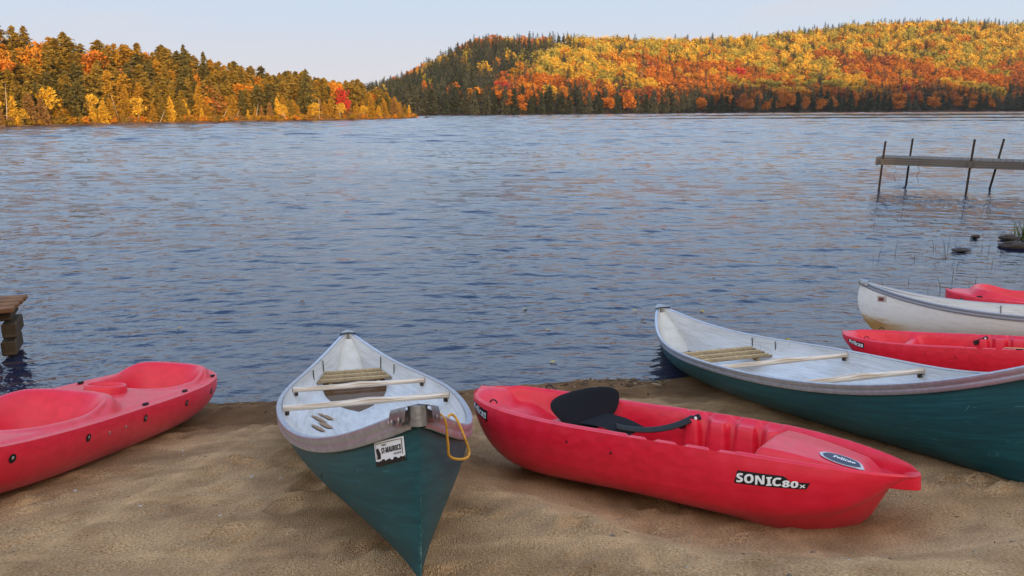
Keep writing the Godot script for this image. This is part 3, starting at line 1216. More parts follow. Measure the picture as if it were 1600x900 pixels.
func pier() -> void:
	var a := Vector3(10.5, 0, -22.1)
	var along := Vector3(1.81, 0, 1.18).normalized()
	var yaw := atan2(-along.z, along.x)
	var t := thing("pier", "narrow grey wooden pier on thin posts at the right", "pier", Transform3D(Basis(Vector3.UP, yaw), a))
	# local: x along the pier, -z to its far side
	var l := 9.0
	var w := 1.25
	for z in [0.0, -w]:
		plank(t, "side_beam", Transform3D(Basis(Vector3(0, 0, 1), -0.006), Vector3(l * 0.5 - 0.12, 0.765, z)), Vector3(l, 0.20, 0.06), mats.grey_wood, 0.006)
	plank(t, "end_beam", Transform3D(Basis.IDENTITY, Vector3(-0.09, 0.76, -w * 0.5)), Vector3(0.05, 0.18, w - 0.08), mats.grey_wood, 0.006)
	for i in 60:
		plank(t, "deck_plank", Transform3D(Basis(Vector3.UP, 0.006 * ((i * 7) % 5 - 2)), Vector3(-0.05 + 0.15 * i, 0.882 - 0.006 * 0.15 * i, -w * 0.5)), Vector3(0.138, 0.032, w + 0.05), mats.grey_wood, 0.004)
	var feet := [[0.06, 0.045, 0.0, 1.35], [0.60, -w - 0.045, 0.0, 1.39], [2.22, 0.045, 0.0, 1.44], [2.86, -w - 0.05, 0.28, 1.42], [5.0, 0.045, 0.0, 1.4], [5.5, -w - 0.045, 0.0, 1.4]]
	for f in feet:
		var m := MB.new()
		var foot := Vector3(f[0] - 0.04 - f[2], -1.2, f[1])
		var knee := Vector3(f[0] - f[2] * 0.25, 0.62, f[1])
		var head := Vector3(f[0] + 0.03, f[3], f[1])
		m.tube(PackedVector3Array([foot, knee, head]), [0.028, 0.028, 0.028], 8)
		var post := part("post", m.mesh(), mats.bark, t)
		var c := MB.new()
		c.box(Transform3D(Basis.IDENTITY, Vector3(f[0], 0.77, f[1] + (0.02 if f[1] > -0.5 else -0.02))), Vector3(0.10, 0.17, 0.045), 0.006)
		part("bracket", c.mesh(), mats.grey_wood, post)
	for q in [[0.42, -0.10], [1.0, -0.16]]:
		var m := MB.new()
		var path := PackedVector3Array()
		for k in 9:
			path.append(Vector3(q[0] + 0.03 * sin(k * 1.9), 0.91 - k * 0.085, 0.06 + 0.02 * sin(k * 1.3)))
		m.tube(path, [0.006], 5)
		part("cord", m.mesh(), mats.grey_wood, t)


# ---------------------------------------------------------------- canoes
class Shell:
	var L: float
	var B: float
	var H: float
	var rise: float
	var ke: float
	var pw: float
	var qw: float
	var cut := 0.13
	var bulge := 0.0

	# how far the stem stands back from the tip at height f
	func stem(f: float) -> float:
		return cut * pow(1.0 - f, 2.0) - bulge * sin(f * PI)

	func half(t: float) -> float:
		return B * 0.5 * pow(maxf(1.0 - pow(absf(t), pw), 0.0), qw)

	func top(t: float) -> float:
		return H + rise * pow(absf(t), ke)

	# f: 0 keel .. 1 gunwale
	func section(f: float) -> float:
		return minf(1.0, pow(maxf(1.0 - pow(1.0 - f, 2.3), 0.0), 0.54))

	func at(t: float, f: float, side: float, inset := 0.0) -> Vector3:
		var x := t * (L * 0.5 - stem(f) * t * t)
		var w := half(t) * section(f)
		var y := top(t) * f
		if inset > 0.0:
			w = maxf(w - inset, 0.0)
			y = lerpf(y + inset * (1.0 - f) * 1.2, y, f) + 0.05 * section(f) * (1.0 - f) * (1.0 - t * t)
		return Vector3(x, y, w * side)

	# the outside of the hull at (x, y): t and f found by iteration
	func on_side(x: float, y: float, side: float, proud: float) -> Vector3:
		var t := x / (L * 0.5)
		var f := 0.5
		for i in 8:
			f = clampf(y / top(t), 0.02, 1.0)
			t = clampf(x / (L * 0.5 - stem(f) * t * t), -1.0, 1.0)
		var p := at(t, f, side)
		var n := (at(t - 0.01, f, side) - p).cross(at(t, minf(f + 0.02, 1.0), side) - at(t, f - 0.02, side)).normalized()
		if n.z * side < 0.0:
			n = -n
		return p + n * proud


func shell(l: float, b: float, h: float, rise: float) -> Shell:
	var s := Shell.new()
	s.L = l
	s.B = b
	s.H = h
	s.rise = rise
	s.ke = 3.6
	s.pw = 1.92
	s.qw = 0.835
	return s


func make_canoe(s: Shell, root: Node3D, outside: Material, inside: Material, rail: Material, fit: Dictionary) -> void:
	# hull: gunwale - keel - gunwale, ends closed to a sharp stem
	var m := MB.new()
	m.grid(96, 40, func(a: float, b: float) -> Vector3:
		var q := a * 2.0 - 1.0
		var t := signf(q) * (1.0 - pow(1.0 - absf(q), 1.25))
		var v := b * 2.0 - 1.0
		var f := pow(absf(v), 1.25)
		return s.at(t, f, signf(v)))
	part("hull", m.mesh(), outside, root)
	m = MB.new()
	m.grid(90, 40, func(a: float, b: float) -> Vector3:
		var q := (a * 2.0 - 1.0) * 0.985
		var t := signf(q) * (1.0 - pow(1.0 - absf(q), 1.15))
		var v := b * 2.0 - 1.0
		var f := pow(absf(v), 1.25)
		return s.at(t, f, signf(v), 0.012))
	var lining := part("lining", m.mesh(), inside, root)
	lining.name = "lining"
	# keel strip along the stem
	# gunwale rails: an outer and an inner lip capped with a flat
	for side in [-1.0, 1.0]:
		m = MB.new()
		var prof := [Vector2(0.009, -0.048), Vector2(0.014, -0.045), Vector2(0.016, -0.026), Vector2(0.010, -0.021), Vector2(0.017, -0.016), Vector2(0.018, 0.003), Vector2(0.014, 0.008), Vector2(-0.004, 0.008), Vector2(-0.010, 0.004), Vector2(-0.011, -0.020), Vector2(-0.004, -0.024)]
		var np := prof.size()
		m.grid(100, np, func(a: float, b: float) -> Vector3:
			var q := (a * 2.0 - 1.0)
			var t := signf(q) * (1.0 - pow(1.0 - absf(q), 1.3)) * 0.996
			var p := s.at(t, 1.0, side)
			var d := (s.at(minf(t + 0.004, 1.0), 1.0, side) - s.at(maxf(t - 0.004, -1.0), 1.0, side)).normalized()
			var out := Vector3.UP.cross(d).normalized()
			if out.z * side < 0.0:
				out = -out
			var k: Vector2 = prof[int(round(b * np)) % np]
			return p + out * k.x + Vector3.UP * k.y, Color.WHITE, true)
		part("gunwale", m.mesh(), rail, root)
	# deck plates at both ends, bent down over the rails, with rivets
	for e in [-1.0, 1.0]:
		m = MB.new()
		var t0: float = fit.plate
		m.grid(12, 16, func(a: float, b: float) -> Vector3:
			var t := lerpf(t0, 1.0, pow(a, 0.8))
			var p := s.at(t, 1.0, 1.0)
			var w := p.z + 0.026 + 0.006 * a
			var y := p.y + 0.014 + 0.006 * (1.0 - a)
			var v := b * 2.0 - 1.0
			var x := p.x + 0.022 * a * (1.0 - v * v * 0.3)
			var skirt := 0.052 * (0.75 + 0.25 * sin(a * PI))
			if absf(v) < 0.62:
				return Vector3(x * e, y + 0.006 * (1.0 - absf(v) / 0.62) , w * v / 0.62)
			var k := (absf(v) - 0.62) / 0.38
			return Vector3(x * e, y - skirt * k, (w + 0.006 * sin(k * PI * 0.5)) * signf(v)))
		var nose := MB.new()
		var plate := part("deck_plate", m.mesh(), mats.plate, root)
		# the front of the plate, closing it round the stem
		nose.grid(8, 10, func(a: float, b: float) -> Vector3:
			var th := (b - 0.5) * PI
			var p := s.at(1.0, 1.0, 1.0)
			return Vector3((p.x + 0.002 + 0.026 * cos(th)) * e, p.y + 0.014 - 0.055 * a, 0.027 * sin(th)))
		part("nose_cap", nose.mesh(), mats.plate, plate)
		for side in [-1.0, 1.0]:
			for q in [0.12, 0.32, 0.72]:
				var t := lerpf(t0, 1.0, q)
				var p := s.at(t, 1.0, 1.0)
				var rv := MB.new()
				rv.disc(Vector3((p.x + 0.018 * q) * e, p.y - 0.018, (p.z + 0.038) * side), Vector3(0.25 * e, 0, side).normalized(), 0.0085, 0.005)
				part("rivet", rv.mesh(), mats.rivet, plate)
		# foam chamber closing the end
		m = MB.new()
		m.grid(20, 18, func(a: float, b: float) -> Vector3:
			var t: float = lerpf(fit.bulk, 0.972, a)
			var f := lerpf(0.05, 0.93, pow(a, 0.8))
			var v := b * 2.0 - 1.0
			var p := s.at(t, f, 1.0, 0.013)
			return Vector3((p.x - 0.045 * (1.0 - pow(absf(v), 3.0)) * (1.0 - a)) * e, p.y, p.z * v))
		part("float_chamber", m.mesh(), mats.chamber, root)
	# thwarts, the middle one carved thicker at its centre
	for q in fit.thwarts:
		m = MB.new()
		var path := PackedVector3Array()
		var rad: Array = []
		for k in 25:
			var z := (k / 24.0 * 2.0 - 1.0)
			var w: float = s.half(q) - 0.016
			path.append(Vector3(q * s.L * 0.5, s.top(q) - 0.022 + 0.004 * exp(-pow(z / 0.15, 2.0)), z * w))
			rad.append(0.021 + 0.006 * exp(-pow(z / 0.22, 2.0)) + 0.003 * exp(-pow((absf(z) - 1.0) / 0.06, 2.0)))
		m.tube(path, rad, 10, 0.8)
		var th := part("thwart", m.mesh(), mats.pole_wood, root)
		for side in [-1.0, 1.0]:
			var bk := MB.new()
			bk.box(Transform3D(Basis.IDENTITY, Vector3(q * s.L * 0.5, s.top(q) - 0.046, (s.half(q) - 0.036) * side)), Vector3(0.022, 0.03, 0.022), 0.004)
			part("bolt", bk.mesh(), mats.bark, th)
	# slatted seats hung from the rails on rods
	for q in fit.seats:
		var seat := Node3D.new()
		seat.name = numbered("seat", root)
		root.add_child(seat, true)
		var x0: float = q[0] * s.L * 0.5
		var n := 6
		var deep: float = q[1]
		for k in n:
			var x := x0 + (k - (n - 1) * 0.5) * deep / n
			var t := x / (s.L * 0.5)
			var drop := 0.105
			var f := (s.top(t) - drop) / s.top(t)
			var w := s.at(t, f, 1.0, 0.014).z - 0.012
			plank(seat, "slat", Transform3D(Basis(Vector3(0, 0, 1), -0.15) * Basis(Vector3.UP, PI / 2), Vector3(x, s.top(x0 / (s.L * 0.5)) - drop + (x0 - x) * 0.15, 0)), Vector3(w * 2.0, 0.010, deep / n * 0.58), mats.seat_wood if (k * 3) % 2 else mats.seat_pale, 0.003)
		for side in [-1.0, 1.0]:
			var t := x0 / (s.L * 0.5)
			plank(seat, "batten", Transform3D(Basis(Vector3(0, 0, 1), -0.15), Vector3(x0, s.top(t) - 0.127, s.half(t) * 0.62 * side)), Vector3(deep * 1.02, 0.024, 0.03), mats.seat_wood, 0.005)
			for e in [-1.0, 1.0]:
				var rod := MB.new()
				var xr: float = x0 + e * deep * 0.46
				var tr := xr / (s.L * 0.5)
				var z: float = (s.half(tr) - 0.022) * side
				rod.tube(PackedVector3Array([Vector3(xr, s.top(tr) - 0.01, z), Vector3(xr, s.top(t) - 0.13, z - 0.004 * side)]), [0.004], 6)
				part("hanger_rod", rod.mesh(), mats.bark, seat)


func boat_spots() -> Array:
	# [transform, where along the keel it rests on the sand]
	return [
		[turned(Vector3(-0.846, 0.400, -4.179), -1.316, 0.234, -0.013), [2.2, 1.8, 1.4, 1.0, 0.6, 0.2, -0.2, -0.6, -1.0, -1.4]],
		[turned(Vector3(1.85, 0.279, -5.057), -1.445, 0.21, 0.05), [2.2, 1.6, 1.0, 0.5, 0.0, -0.5, -1.0, -1.5]],
		[turned(Vector3(5.726, 0.141, -6.429), -0.565, 0.093, -0.087), [2.0, 1.2, 0.4, -0.4, -1.2]],
		[turned(Vector3(0.679, 0.51, -3.285), -0.649, 0.11, -0.133), [0.7, 0.3, -0.1, -0.5, -0.85]],
		[turned(Vector3(3.80, 0.075, -6.02), -0.69, 0.150, -0.05, 0.94), [0.8, 0.4, 0.0, -0.4, -0.8]],
		[turned(Vector3(-2.547, 0.348, -4.054), 1.551, -0.224, 0.075), [1.0, 0.6, 0.2, -0.2, -0.6, -1.0]],
		[turned(Vector3(6.23, 0.04, -7.48), PI - 0.5, -0.05, 0.05), [1.0, 0.4, -0.2, -0.8]],
	]


func boats(spots: Array) -> void:
	mats.chamber = rugged(95, [[0.2, Color(0.76, 0.75, 0.71)], [0.7, Color(0.83, 0.82, 0.79)]], 0.02, 1.0, 0.7)
	var s := shell(5.01, 0.953, 0.261, 0.256)
	var c1 := thing("canoe", "green canoe with a white sticker and yellow rope on its near bow", "canoe", spots[0][0], "canoes on the beach")
	make_canoe(s, c1, mats.green, mats.inside, mats.metal, {"plate": 0.972, "bulk": 0.80, "thwarts": [0.075, -0.26], "seats": [[-0.655, 0.36], [0.62, 0.24]]})
	bow_sticker(s, c1)
	bow_rope(s, c1)
	stain(s, c1)
	puddle(s, spots[0][0])
	var c2 := thing("canoe", "green canoe beyond the black-backed red kayak, cut off by the right edge", "canoe", spots[1][0], "canoes on the beach")
	var s2 := shell(4.95, 0.97, 0.310, 0.256)
	make_canoe(s2, c2, mats.green, mats.inside, mats.metal, {"plate": 0.965, "bulk": 0.80, "thwarts": [0.05, 0.42], "seats": [[-0.40, 0.36], [0.74, 0.24]]})
	var sw := shell(4.9, 0.93, 0.339, 0.269)
	sw.cut = 0.20
	sw.bulge = 0.07
	var c3 := thing("canoe", "white canoe with a yellow stained bow at the water's edge", "canoe", spots[2][0], "canoes on the beach")
	make_canoe(sw, c3, mats.white_hull, mats.inside, plain(Color(0.60, 0.62, 0.66), 0.4, 0.4), {"plate": 0.972, "bulk": 0.82, "thwarts": [0.03, 0.4], "seats": [[-0.45, 0.26]]})
	white_badge(sw, c3)
	var k := solo_mesh()
	var k1 := thing("kayak", "red sit-on-top kayak with a black oval backrest", "kayak", spots[3][0], "red kayaks on the beach")
	solo_kayak(k, k1, true)
	var k2 := thing("kayak", "red sit-on-top kayak without a backrest lying between two canoes", "kayak", spots[4][0], "red kayaks on the beach")
	solo_kayak(k, k2, false)
	var d := tandem_mesh()
	var k3 := thing("kayak", "large red two-seat kayak at the left edge of the beach", "kayak", spots[5][0], "red kayaks on the beach")
	tandem_kayak(d, k3)
	var k4 := thing("kayak", "red kayak farthest right, beyond the white canoe", "kayak", spots[6][0], "red kayaks on the beach")
	tandem_kayak(d, k4)


func lettering(words_: String, embolden: float, slant: float, sans := true) -> Array:
	# [vertices, indices] of flat letters in the unit box they fill, x to the right, y up
	var f := SystemFont.new()
	f.font_names = PackedStringArray(["Droid Sans" if sans else "Droid Serif"])
	f.font_weight = 700
	var fv := FontVariation.new()
	fv.base_font = f
	fv.variation_embolden = embolden
	fv.variation_transform = Transform2D(Vector2(1, 0), Vector2(slant, 1), Vector2.ZERO)
	var tm := TextMesh.new()
	tm.text = words_
	tm.font = fv
	tm.font_size = 48
	tm.pixel_size = 0.01
	tm.depth = 0.0
	tm.curve_step = 1.5
	var a := tm.surface_get_arrays(0)
	var v: PackedVector3Array = a[Mesh.ARRAY_VERTEX]
	var id: PackedInt32Array = a[Mesh.ARRAY_INDEX] if a[Mesh.ARRAY_INDEX] != null else PackedInt32Array(range(v.size()))
	var lo := Vector3.INF
	var hi := -Vector3.INF
	for p in v:
		lo = lo.min(p)
		hi = hi.max(p)
	for i in v.size():
		v[i] = Vector3((v[i].x - lo.x) / maxf(hi.x - lo.x, 1e-6), (v[i].y - lo.y) / maxf(hi.y - lo.y, 1e-6), 0)
	return [v, id]


# letters laid on a surface: place(u, v) gives the point for u, v in 0..1
func laid(letters: Array, place: Callable) -> ArrayMesh:
	var m := MB.new()
	for p in letters[0]:
		m.v.append(place.call(p.x, p.y))
		m.uv.append(Vector2(p.x, p.y))
		m.c.append(Color.WHITE)
	m.ix.append_array(letters[1])
	return m.mesh()


func bow_sticker(s: Shell, root: Node3D) -> void:
	var k := 1.02
	var place := func(u: float, v: float, proud: float) -> Vector3:
		# corners found on the hull: it slopes with the sheer
		var x := lerpf(2.238, 2.400, u) * k
		var y := lerpf(lerpf(0.328, 0.374, u), lerpf(0.390, 0.432, u), v) * k
		return s.on_side(x, y, 1.0, proud)
	var m := MB.new()
	m.grid(12, 6, func(a: float, b: float) -> Vector3: return place.call(a, b, 0.0018))
	var st := part("sticker", m.mesh(), mats.white, root)
	st.set_meta("label", "torn white rectangular sticker lettered ST-MAURICE")
	# torn dark lower edge
	m = MB.new()
	var n := noise(3, 6.0, 3)
	m.grid(24, 2, func(a: float, b: float) -> Vector3: return place.call(a, lerpf(-0.12, 0.10 + 0.16 * n.get_noise_1d(a * 1.6), b), 0.0030))
	part("torn_edge", m.mesh(), mats.ink, st)
	for q in [[0.05, 0.90, 0.93, 0.925], [0.93, 0.20, 0.945, 0.925], [0.05, 0.2, 0.06, 0.92]]:
		m = MB.new()
		m.grid(8, 2, func(a: float, b: float) -> Vector3: return place.call(lerpf(q[0], q[2], a), lerpf(q[1], q[3], b), 0.0032))
		part("frame_line", m.mesh(), mats.ink, st)
	# a dark mark of a dog-like shape at the left
	m = MB.new()
	m.grid(3, 8, func(a: float, b: float) -> Vector3:
		var w := 0.05 + 0.05 * sin(b * 3.0) + 0.04 * sstep(0.35, 0.0, b)
		return place.call(0.135 + (a - 0.5) * w * 1.3 + 0.02 * sin(b * 5.0), 0.2 + b * 0.5, 0.0032))
	part("emblem", m.mesh(), mats.ink, st)
	part("lettering", laid(lettering("ST-MAURICE", 0.6, 0.0), func(u: float, v: float) -> Vector3: return place.call(lerpf(0.26, 0.91, u), lerpf(0.42, 0.68, v), 0.0034)), mats.ink, st)
	part("lettering", laid(lettering("PARC", 0.3, 0.0), func(u: float, v: float) -> Vector3: return place.call(lerpf(0.29, 0.45, u), lerpf(0.76, 0.85, v), 0.0034)), mats.ink, st)
	part("lettering", laid(lettering("MAURICIE", 0.3, 0.0), func(u: float, v: float) -> Vector3: return place.call(lerpf(0.68, 0.90, u), lerpf(0.26, 0.34, v), 0.0034)), mats.ink, st)


func bow_rope(s: Shell, root: Node3D) -> void:
	var t := 0.968
	var p := s.at(t, 1.0, -1.0) + Vector3(0, 0.0, -0.02)
	var e := s.at(0.875, 1.0, -1.0) + Vector3(0, 0.012, -0.005)
	var path := Curve3D.new()
	var pts := [p + Vector3(0, 0.012, 0.012), p + Vector3(-0.01, -0.02, -0.02), p + Vector3(-0.04, -0.09, -0.03), p + Vector3(-0.09, -0.145, -0.045), e + Vector3(0.03, -0.115, -0.04), e + Vector3(0.02, -0.06, -0.035), e + Vector3(0.0, 0.012, -0.006), e + Vector3(0.06, 0.008, 0.03)]
	for i in pts.size():
		var d: Vector3 = (pts[mini(i + 1, pts.size() - 1)] - pts[maxi(i - 1, 0)]) * 0.2
		path.add_point(pts[i], -d, d)
	path.bake_interval = 0.008
	var line := path.get_baked_points()
	var m := MB.new()
	for strand in 3:
		var tw := PackedVector3Array()
		for i in line.size():
			var dir := (line[mini(i + 1, line.size() - 1)] - line[maxi(i - 1, 0)]).normalized()
			var a := dir.cross(Vector3(0.2, 0.3, 1)).normalized()
			var b := dir.cross(a)
			var th := TAU * strand / 3.0 + i * 0.9
			tw.append(line[i] + (a * cos(th) + b * sin(th)) * 0.0021)
		m.tube(tw, [0.0025], 6)
	var rope := part("rope", m.mesh(), mats.rope, root)
	rope.set_meta("label", "loop of twisted yellow rope hanging from the bow")


func puddle(s: Shell, at: Transform3D) -> void:
	# rain water lies level at the low end of the tilted canoe
	var m := MB.new()
	var b := at.basis
	var tip := -0.39
	var y0 := (at * Vector3(tip * s.L * 0.5, 0.0145, 0)).y
	m.grid(40, 12, func(a: float, c: float) -> Vector3:
		var t := lerpf(tip, -0.66, a)
		var x := t * s.L * 0.5
		var y: float = (y0 - at.origin.y - b.x.y * x) / b.y.y
		var f := 0.0
		for i in 8:
			f = lerpf(f, clampf((y - 0.012 - 0.05 * s.section(f) * (1.0 - f) * (1.0 - t * t)) / s.top(t), 0.0, 0.8), 0.6)
		var w := maxf(s.half(t) * s.section(f) - 0.016, 0.0)
		if a == 0.0:
			w = 0.0
		return at * Vector3(x, y, w * (c * 2.0 - 1.0)))
	var mat := plain(Color(0.36, 0.25, 0.16, 0.93), 0.08, 0.0, 0.15)
	mat.transparency = BaseMaterial3D.TRANSPARENCY_ALPHA
	var o := part("rain_puddle", m.mesh(), mat)
	tag(o, "brown rain water pooled inside the green canoe with the sticker", "puddle")


func stain(s: Shell, root: Node3D) -> void:
	# flaking brown mud dried on to the lining
	var m := MB.new()
	var n := noise(8, 2.6, 3)
	for band in 4:
		m.grid(14, 2, func(a: float, b: float) -> Vector3:
			var z := lerpf(0.185 + 0.02 * band, 0.30 + 0.012 * band, a) + 0.03 * sin(band * 2.1)
			var w := 0.15 * sstep(0.0, 0.35, a) * sstep(1.0, 0.6, a) * (0.8 + 0.7 * n.get_noise_2d(a * 3.0, band * 5.0 + 9.0))
			var x := -0.42 + 0.17 * band - 0.10 * a + (b - 0.5) * w
			var t := x / (s.L * 0.5)
			var f := 0.0
			for i in 14:
				f = lerpf(f, clampf(pow(1.0 - pow(maxf(1.0 - pow(z / s.half(t), 1.0 / 0.54), 0.0), 1.0 / 2.3), 1.0), 0.0, 1.0), 0.7)
			var p := s.at(t, f, 1.0, 0.012)
			return Vector3(p.x, p.y + 0.008, p.z))
	part("mud_stain", m.mesh(), plain(Color(0.58, 0.45, 0.32), 0.8), root)


func white_badge(s: Shell, root: Node3D) -> void:
	var m := MB.new()
	m.grid(4, 4, func(a: float, b: float) -> Vector3: return s.on_side(lerpf(-2.29, -2.20, a), lerpf(0.405, 0.465, b), 1.0, 0.002))
	var st := part("sticker", m.mesh(), plain(Color(0.72, 0.66, 0.62), 0.5), root)
	m = MB.new()
	m.grid(3, 6, func(a: float, b: float) -> Vector3: return s.on_side(lerpf(-2.275, -2.225, a), lerpf(0.415, 0.45, b) + 0.004 * sin(a * 9.0), 1.0, 0.0035))
	part("emblem", m.mesh(), plain(Color(0.42, 0.20, 0.18), 0.6), st)


# ---------------------------------------------------------------- kayaks
class Hull:
	var L: float
	var B: float
	var bow_p: float
	var stern_p: float
	var q: float
	var h_mid: float
	var h_bow: float
	var h_stern: float
	var bow_cut: Array       # how far each line (keel, chine, crease, gunwale) stops short of the bow
	var stern_cut: Array
	var rocker: float
	var crease := 0.48
	var tip_crease := 0.82
	var belly := 0.0

	func half(t: float) -> float:
		return B * 0.5 * pow(maxf(1.0 - pow(absf(t), bow_p if t > 0.0 else stern_p), 0.0), q)

	func top(t: float) -> float:
		return h_mid + ((h_bow if t > 0.0 else h_stern) - h_mid) * pow(absf(t), 2.5)

	func reach(t: float, k: int) -> float:
		return t * (L * 0.5 - (bow_cut[k] if t > 0.0 else stern_cut[k]) * pow(absf(t), 3.0))

	# the four lines of the hull: 0 keel, 1 chine, 2 crease, 3 gunwale
	func line(t: float, k: int, side: float) -> Vector3:
		var w := half(t)
		var h := top(t)
		var a := absf(t)
		var lift := rocker * pow(a, 6.0) * h
		match k:
			0: return Vector3(reach(t, 0), lift * 0.5 - belly * exp(-pow((t - 0.62) / 0.22, 2.0)) + belly * 0.35 * exp(-pow((t + 0.05) / 0.42, 2.0)), 0.0)
			1: return Vector3(reach(t, 1), 0.055 + lift * 0.9 + 0.03 * a * a + belly * 0.3 * exp(-pow((t + 0.05) / 0.42, 2.0)), w * 0.74 * side)
			2: return Vector3(reach(t, 2), lerpf(h * crease, h * tip_crease, pow(a, 4.0)), w * 0.985 * side)
		return Vector3(reach(t, 3), h, w * side)

	func side_at(t: float, f: float, side: float, proud: float) -> Vector3:
		# on the topside band between crease (f 0) and gunwale (f 1)
		var p := line(t, 2, side).lerp(line(t, 3, side), f) + Vector3(0, 0, 0.010 * sin(f * PI)) * side
		var d := (line(t + 0.01, 2, side) - line(t - 0.01, 2, side)).normalized()
		var n := d.cross(line(t, 3, side) - line(t, 2, side)).normalized()
		if n.z * side < 0.0:
			n = -n
		return p + n * proud


func warp(a: float) -> float:
	var q := a * 2.0 - 1.0
	return signf(q) * (1.0 - pow(1.0 - absf(q), 1.35))


func hull_mesh(h: Hull, deck: Callable, nu: int, nv: int) -> ArrayMesh:
	var m := MB.new()
	for side in [-1.0, 1.0]:
		for k in 3:
			m.grid(90, 6, func(a: float, b: float) -> Vector3:
				var t := warp(a)
				var bb := b if side > 0.0 else 1.0 - b
				var p := h.line(t, k, side).lerp(h.line(t, k + 1, side), bb)
				var puff: float = [0.012, 0.014, 0.010][k] * sin(bb * PI) * minf(1.0, h.half(t) / (h.B * 0.35))
				return p + Vector3(0, -puff * [1.0, 0.5, 0.0][k], puff * side * [0.3, 0.9, 1.0][k]))
	m.grid(nu, nv, func(a: float, b: float) -> Vector3:
		var t := warp(a)
		var v := b * 2.0 - 1.0
		v = signf(v) * pow(absf(v), 0.85)
		return Vector3(h.reach(t, 3), deck.call(t, v, h.reach(t, 3), v * h.half(t)), v * h.half(t)))
	return m.mesh()


var solo: Hull
var tandem: Hull


func solo_deck(t: float, v: float, _x: float, _z: float) -> float:
	var h := solo.top(t)
	var a := absf(v)
	# pads along the foot wells step the inner wall in and out
	var pad := 0.0
	if t > -0.02 and t < 0.44:
		var ph := fposmod((t + 0.02) / 0.125, 1.0)
		pad = sstep(0.10, 0.24, ph) * sstep(0.98, 0.84, ph)
		if t < 0.02:
			pad = 0.0
	var rim_in := 0.86 - 0.13 * pad * sstep(-0.02, 0.04, t) * sstep(0.46, 0.40, t)
	var floor_y := 0.115
	floor_y = lerpf(floor_y, 0.145, sstep(0.02, -0.06, t))                     # seat
	floor_y = lerpf(floor_y, 0.10, sstep(-0.10, -0.16, t) * sstep(-0.42, -0.30, t))
	floor_y = lerpf(floor_y, h - 0.045, sstep(-0.36, -0.44, t))                # ridge behind the seat
	floor_y = lerpf(floor_y, h - 0.14, sstep(-0.47, -0.52, t))                 # tank well
	floor_y = lerpf(floor_y, h - 0.075, sstep(-0.62, -0.80, t) )
	floor_y = lerpf(floor_y, h - 0.02, sstep(-0.84, -0.92, t))
	floor_y = lerpf(floor_y, h - 0.055, sstep(0.28, 0.52, t))                  # up to the bow deck
	var y := floor_y
	# raised bow panel with a groove round it
	var wide := 0.60 * sstep(0.97, 0.80, t)
	if t > 0.36:
		var on := sstep(wide + 0.10, wide - 0.02, a) * sstep(0.44, 0.50, t) * sstep(0.90, 0.80, t)
		y = lerpf(y, h + 0.004 + 0.020 * (1.0 - a) - 0.03 * sstep(0.5, 0.9, t), on)
	# side walls
	y = lerpf(y, h - 0.004 - 0.020 * pad * sstep(1.0, 0.75, a), sstep(rim_in - 0.13, rim_in, a))
	if t > 0.0 and t < 0.43 and pad < 0.5:
		y -= 0.024 * (1.0 - pad) * sstep(0.7, 0.86, a) * sstep(1.0, 0.95, a) * sstep(0.0, 0.03, t)
	# rounded lip
	y += 0.012 * exp(-pow((a - 0.93) / 0.05, 2.0)) * sstep(0.0, 0.05, 1.0 - absf(t))
	# solid rounded nose at the stern
	y = lerpf(y, h + 0.010 - 0.02 * a * a, sstep(-0.88, -0.95, t))
	if a > 0.985:
		y = h
	return y


func solo_mesh() -> ArrayMesh:
	solo = Hull.new()
	solo.L = 2.20
	solo.B = 0.66
	solo.bow_p = 2.5
	solo.stern_p = 4.0
	solo.q = 0.6
	solo.h_mid = 0.345
	solo.h_bow = 0.285
	solo.h_stern = 0.395
	solo.bow_cut = [0.17, 0.075, 0.035, 0.0]
	solo.stern_cut = [0.20, 0.10, 0.03, 0.03]
	solo.rocker = 0.75
	solo.tip_crease = 0.95
	solo.belly = 0.065
	return hull_mesh(solo, solo_deck, 190, 88)


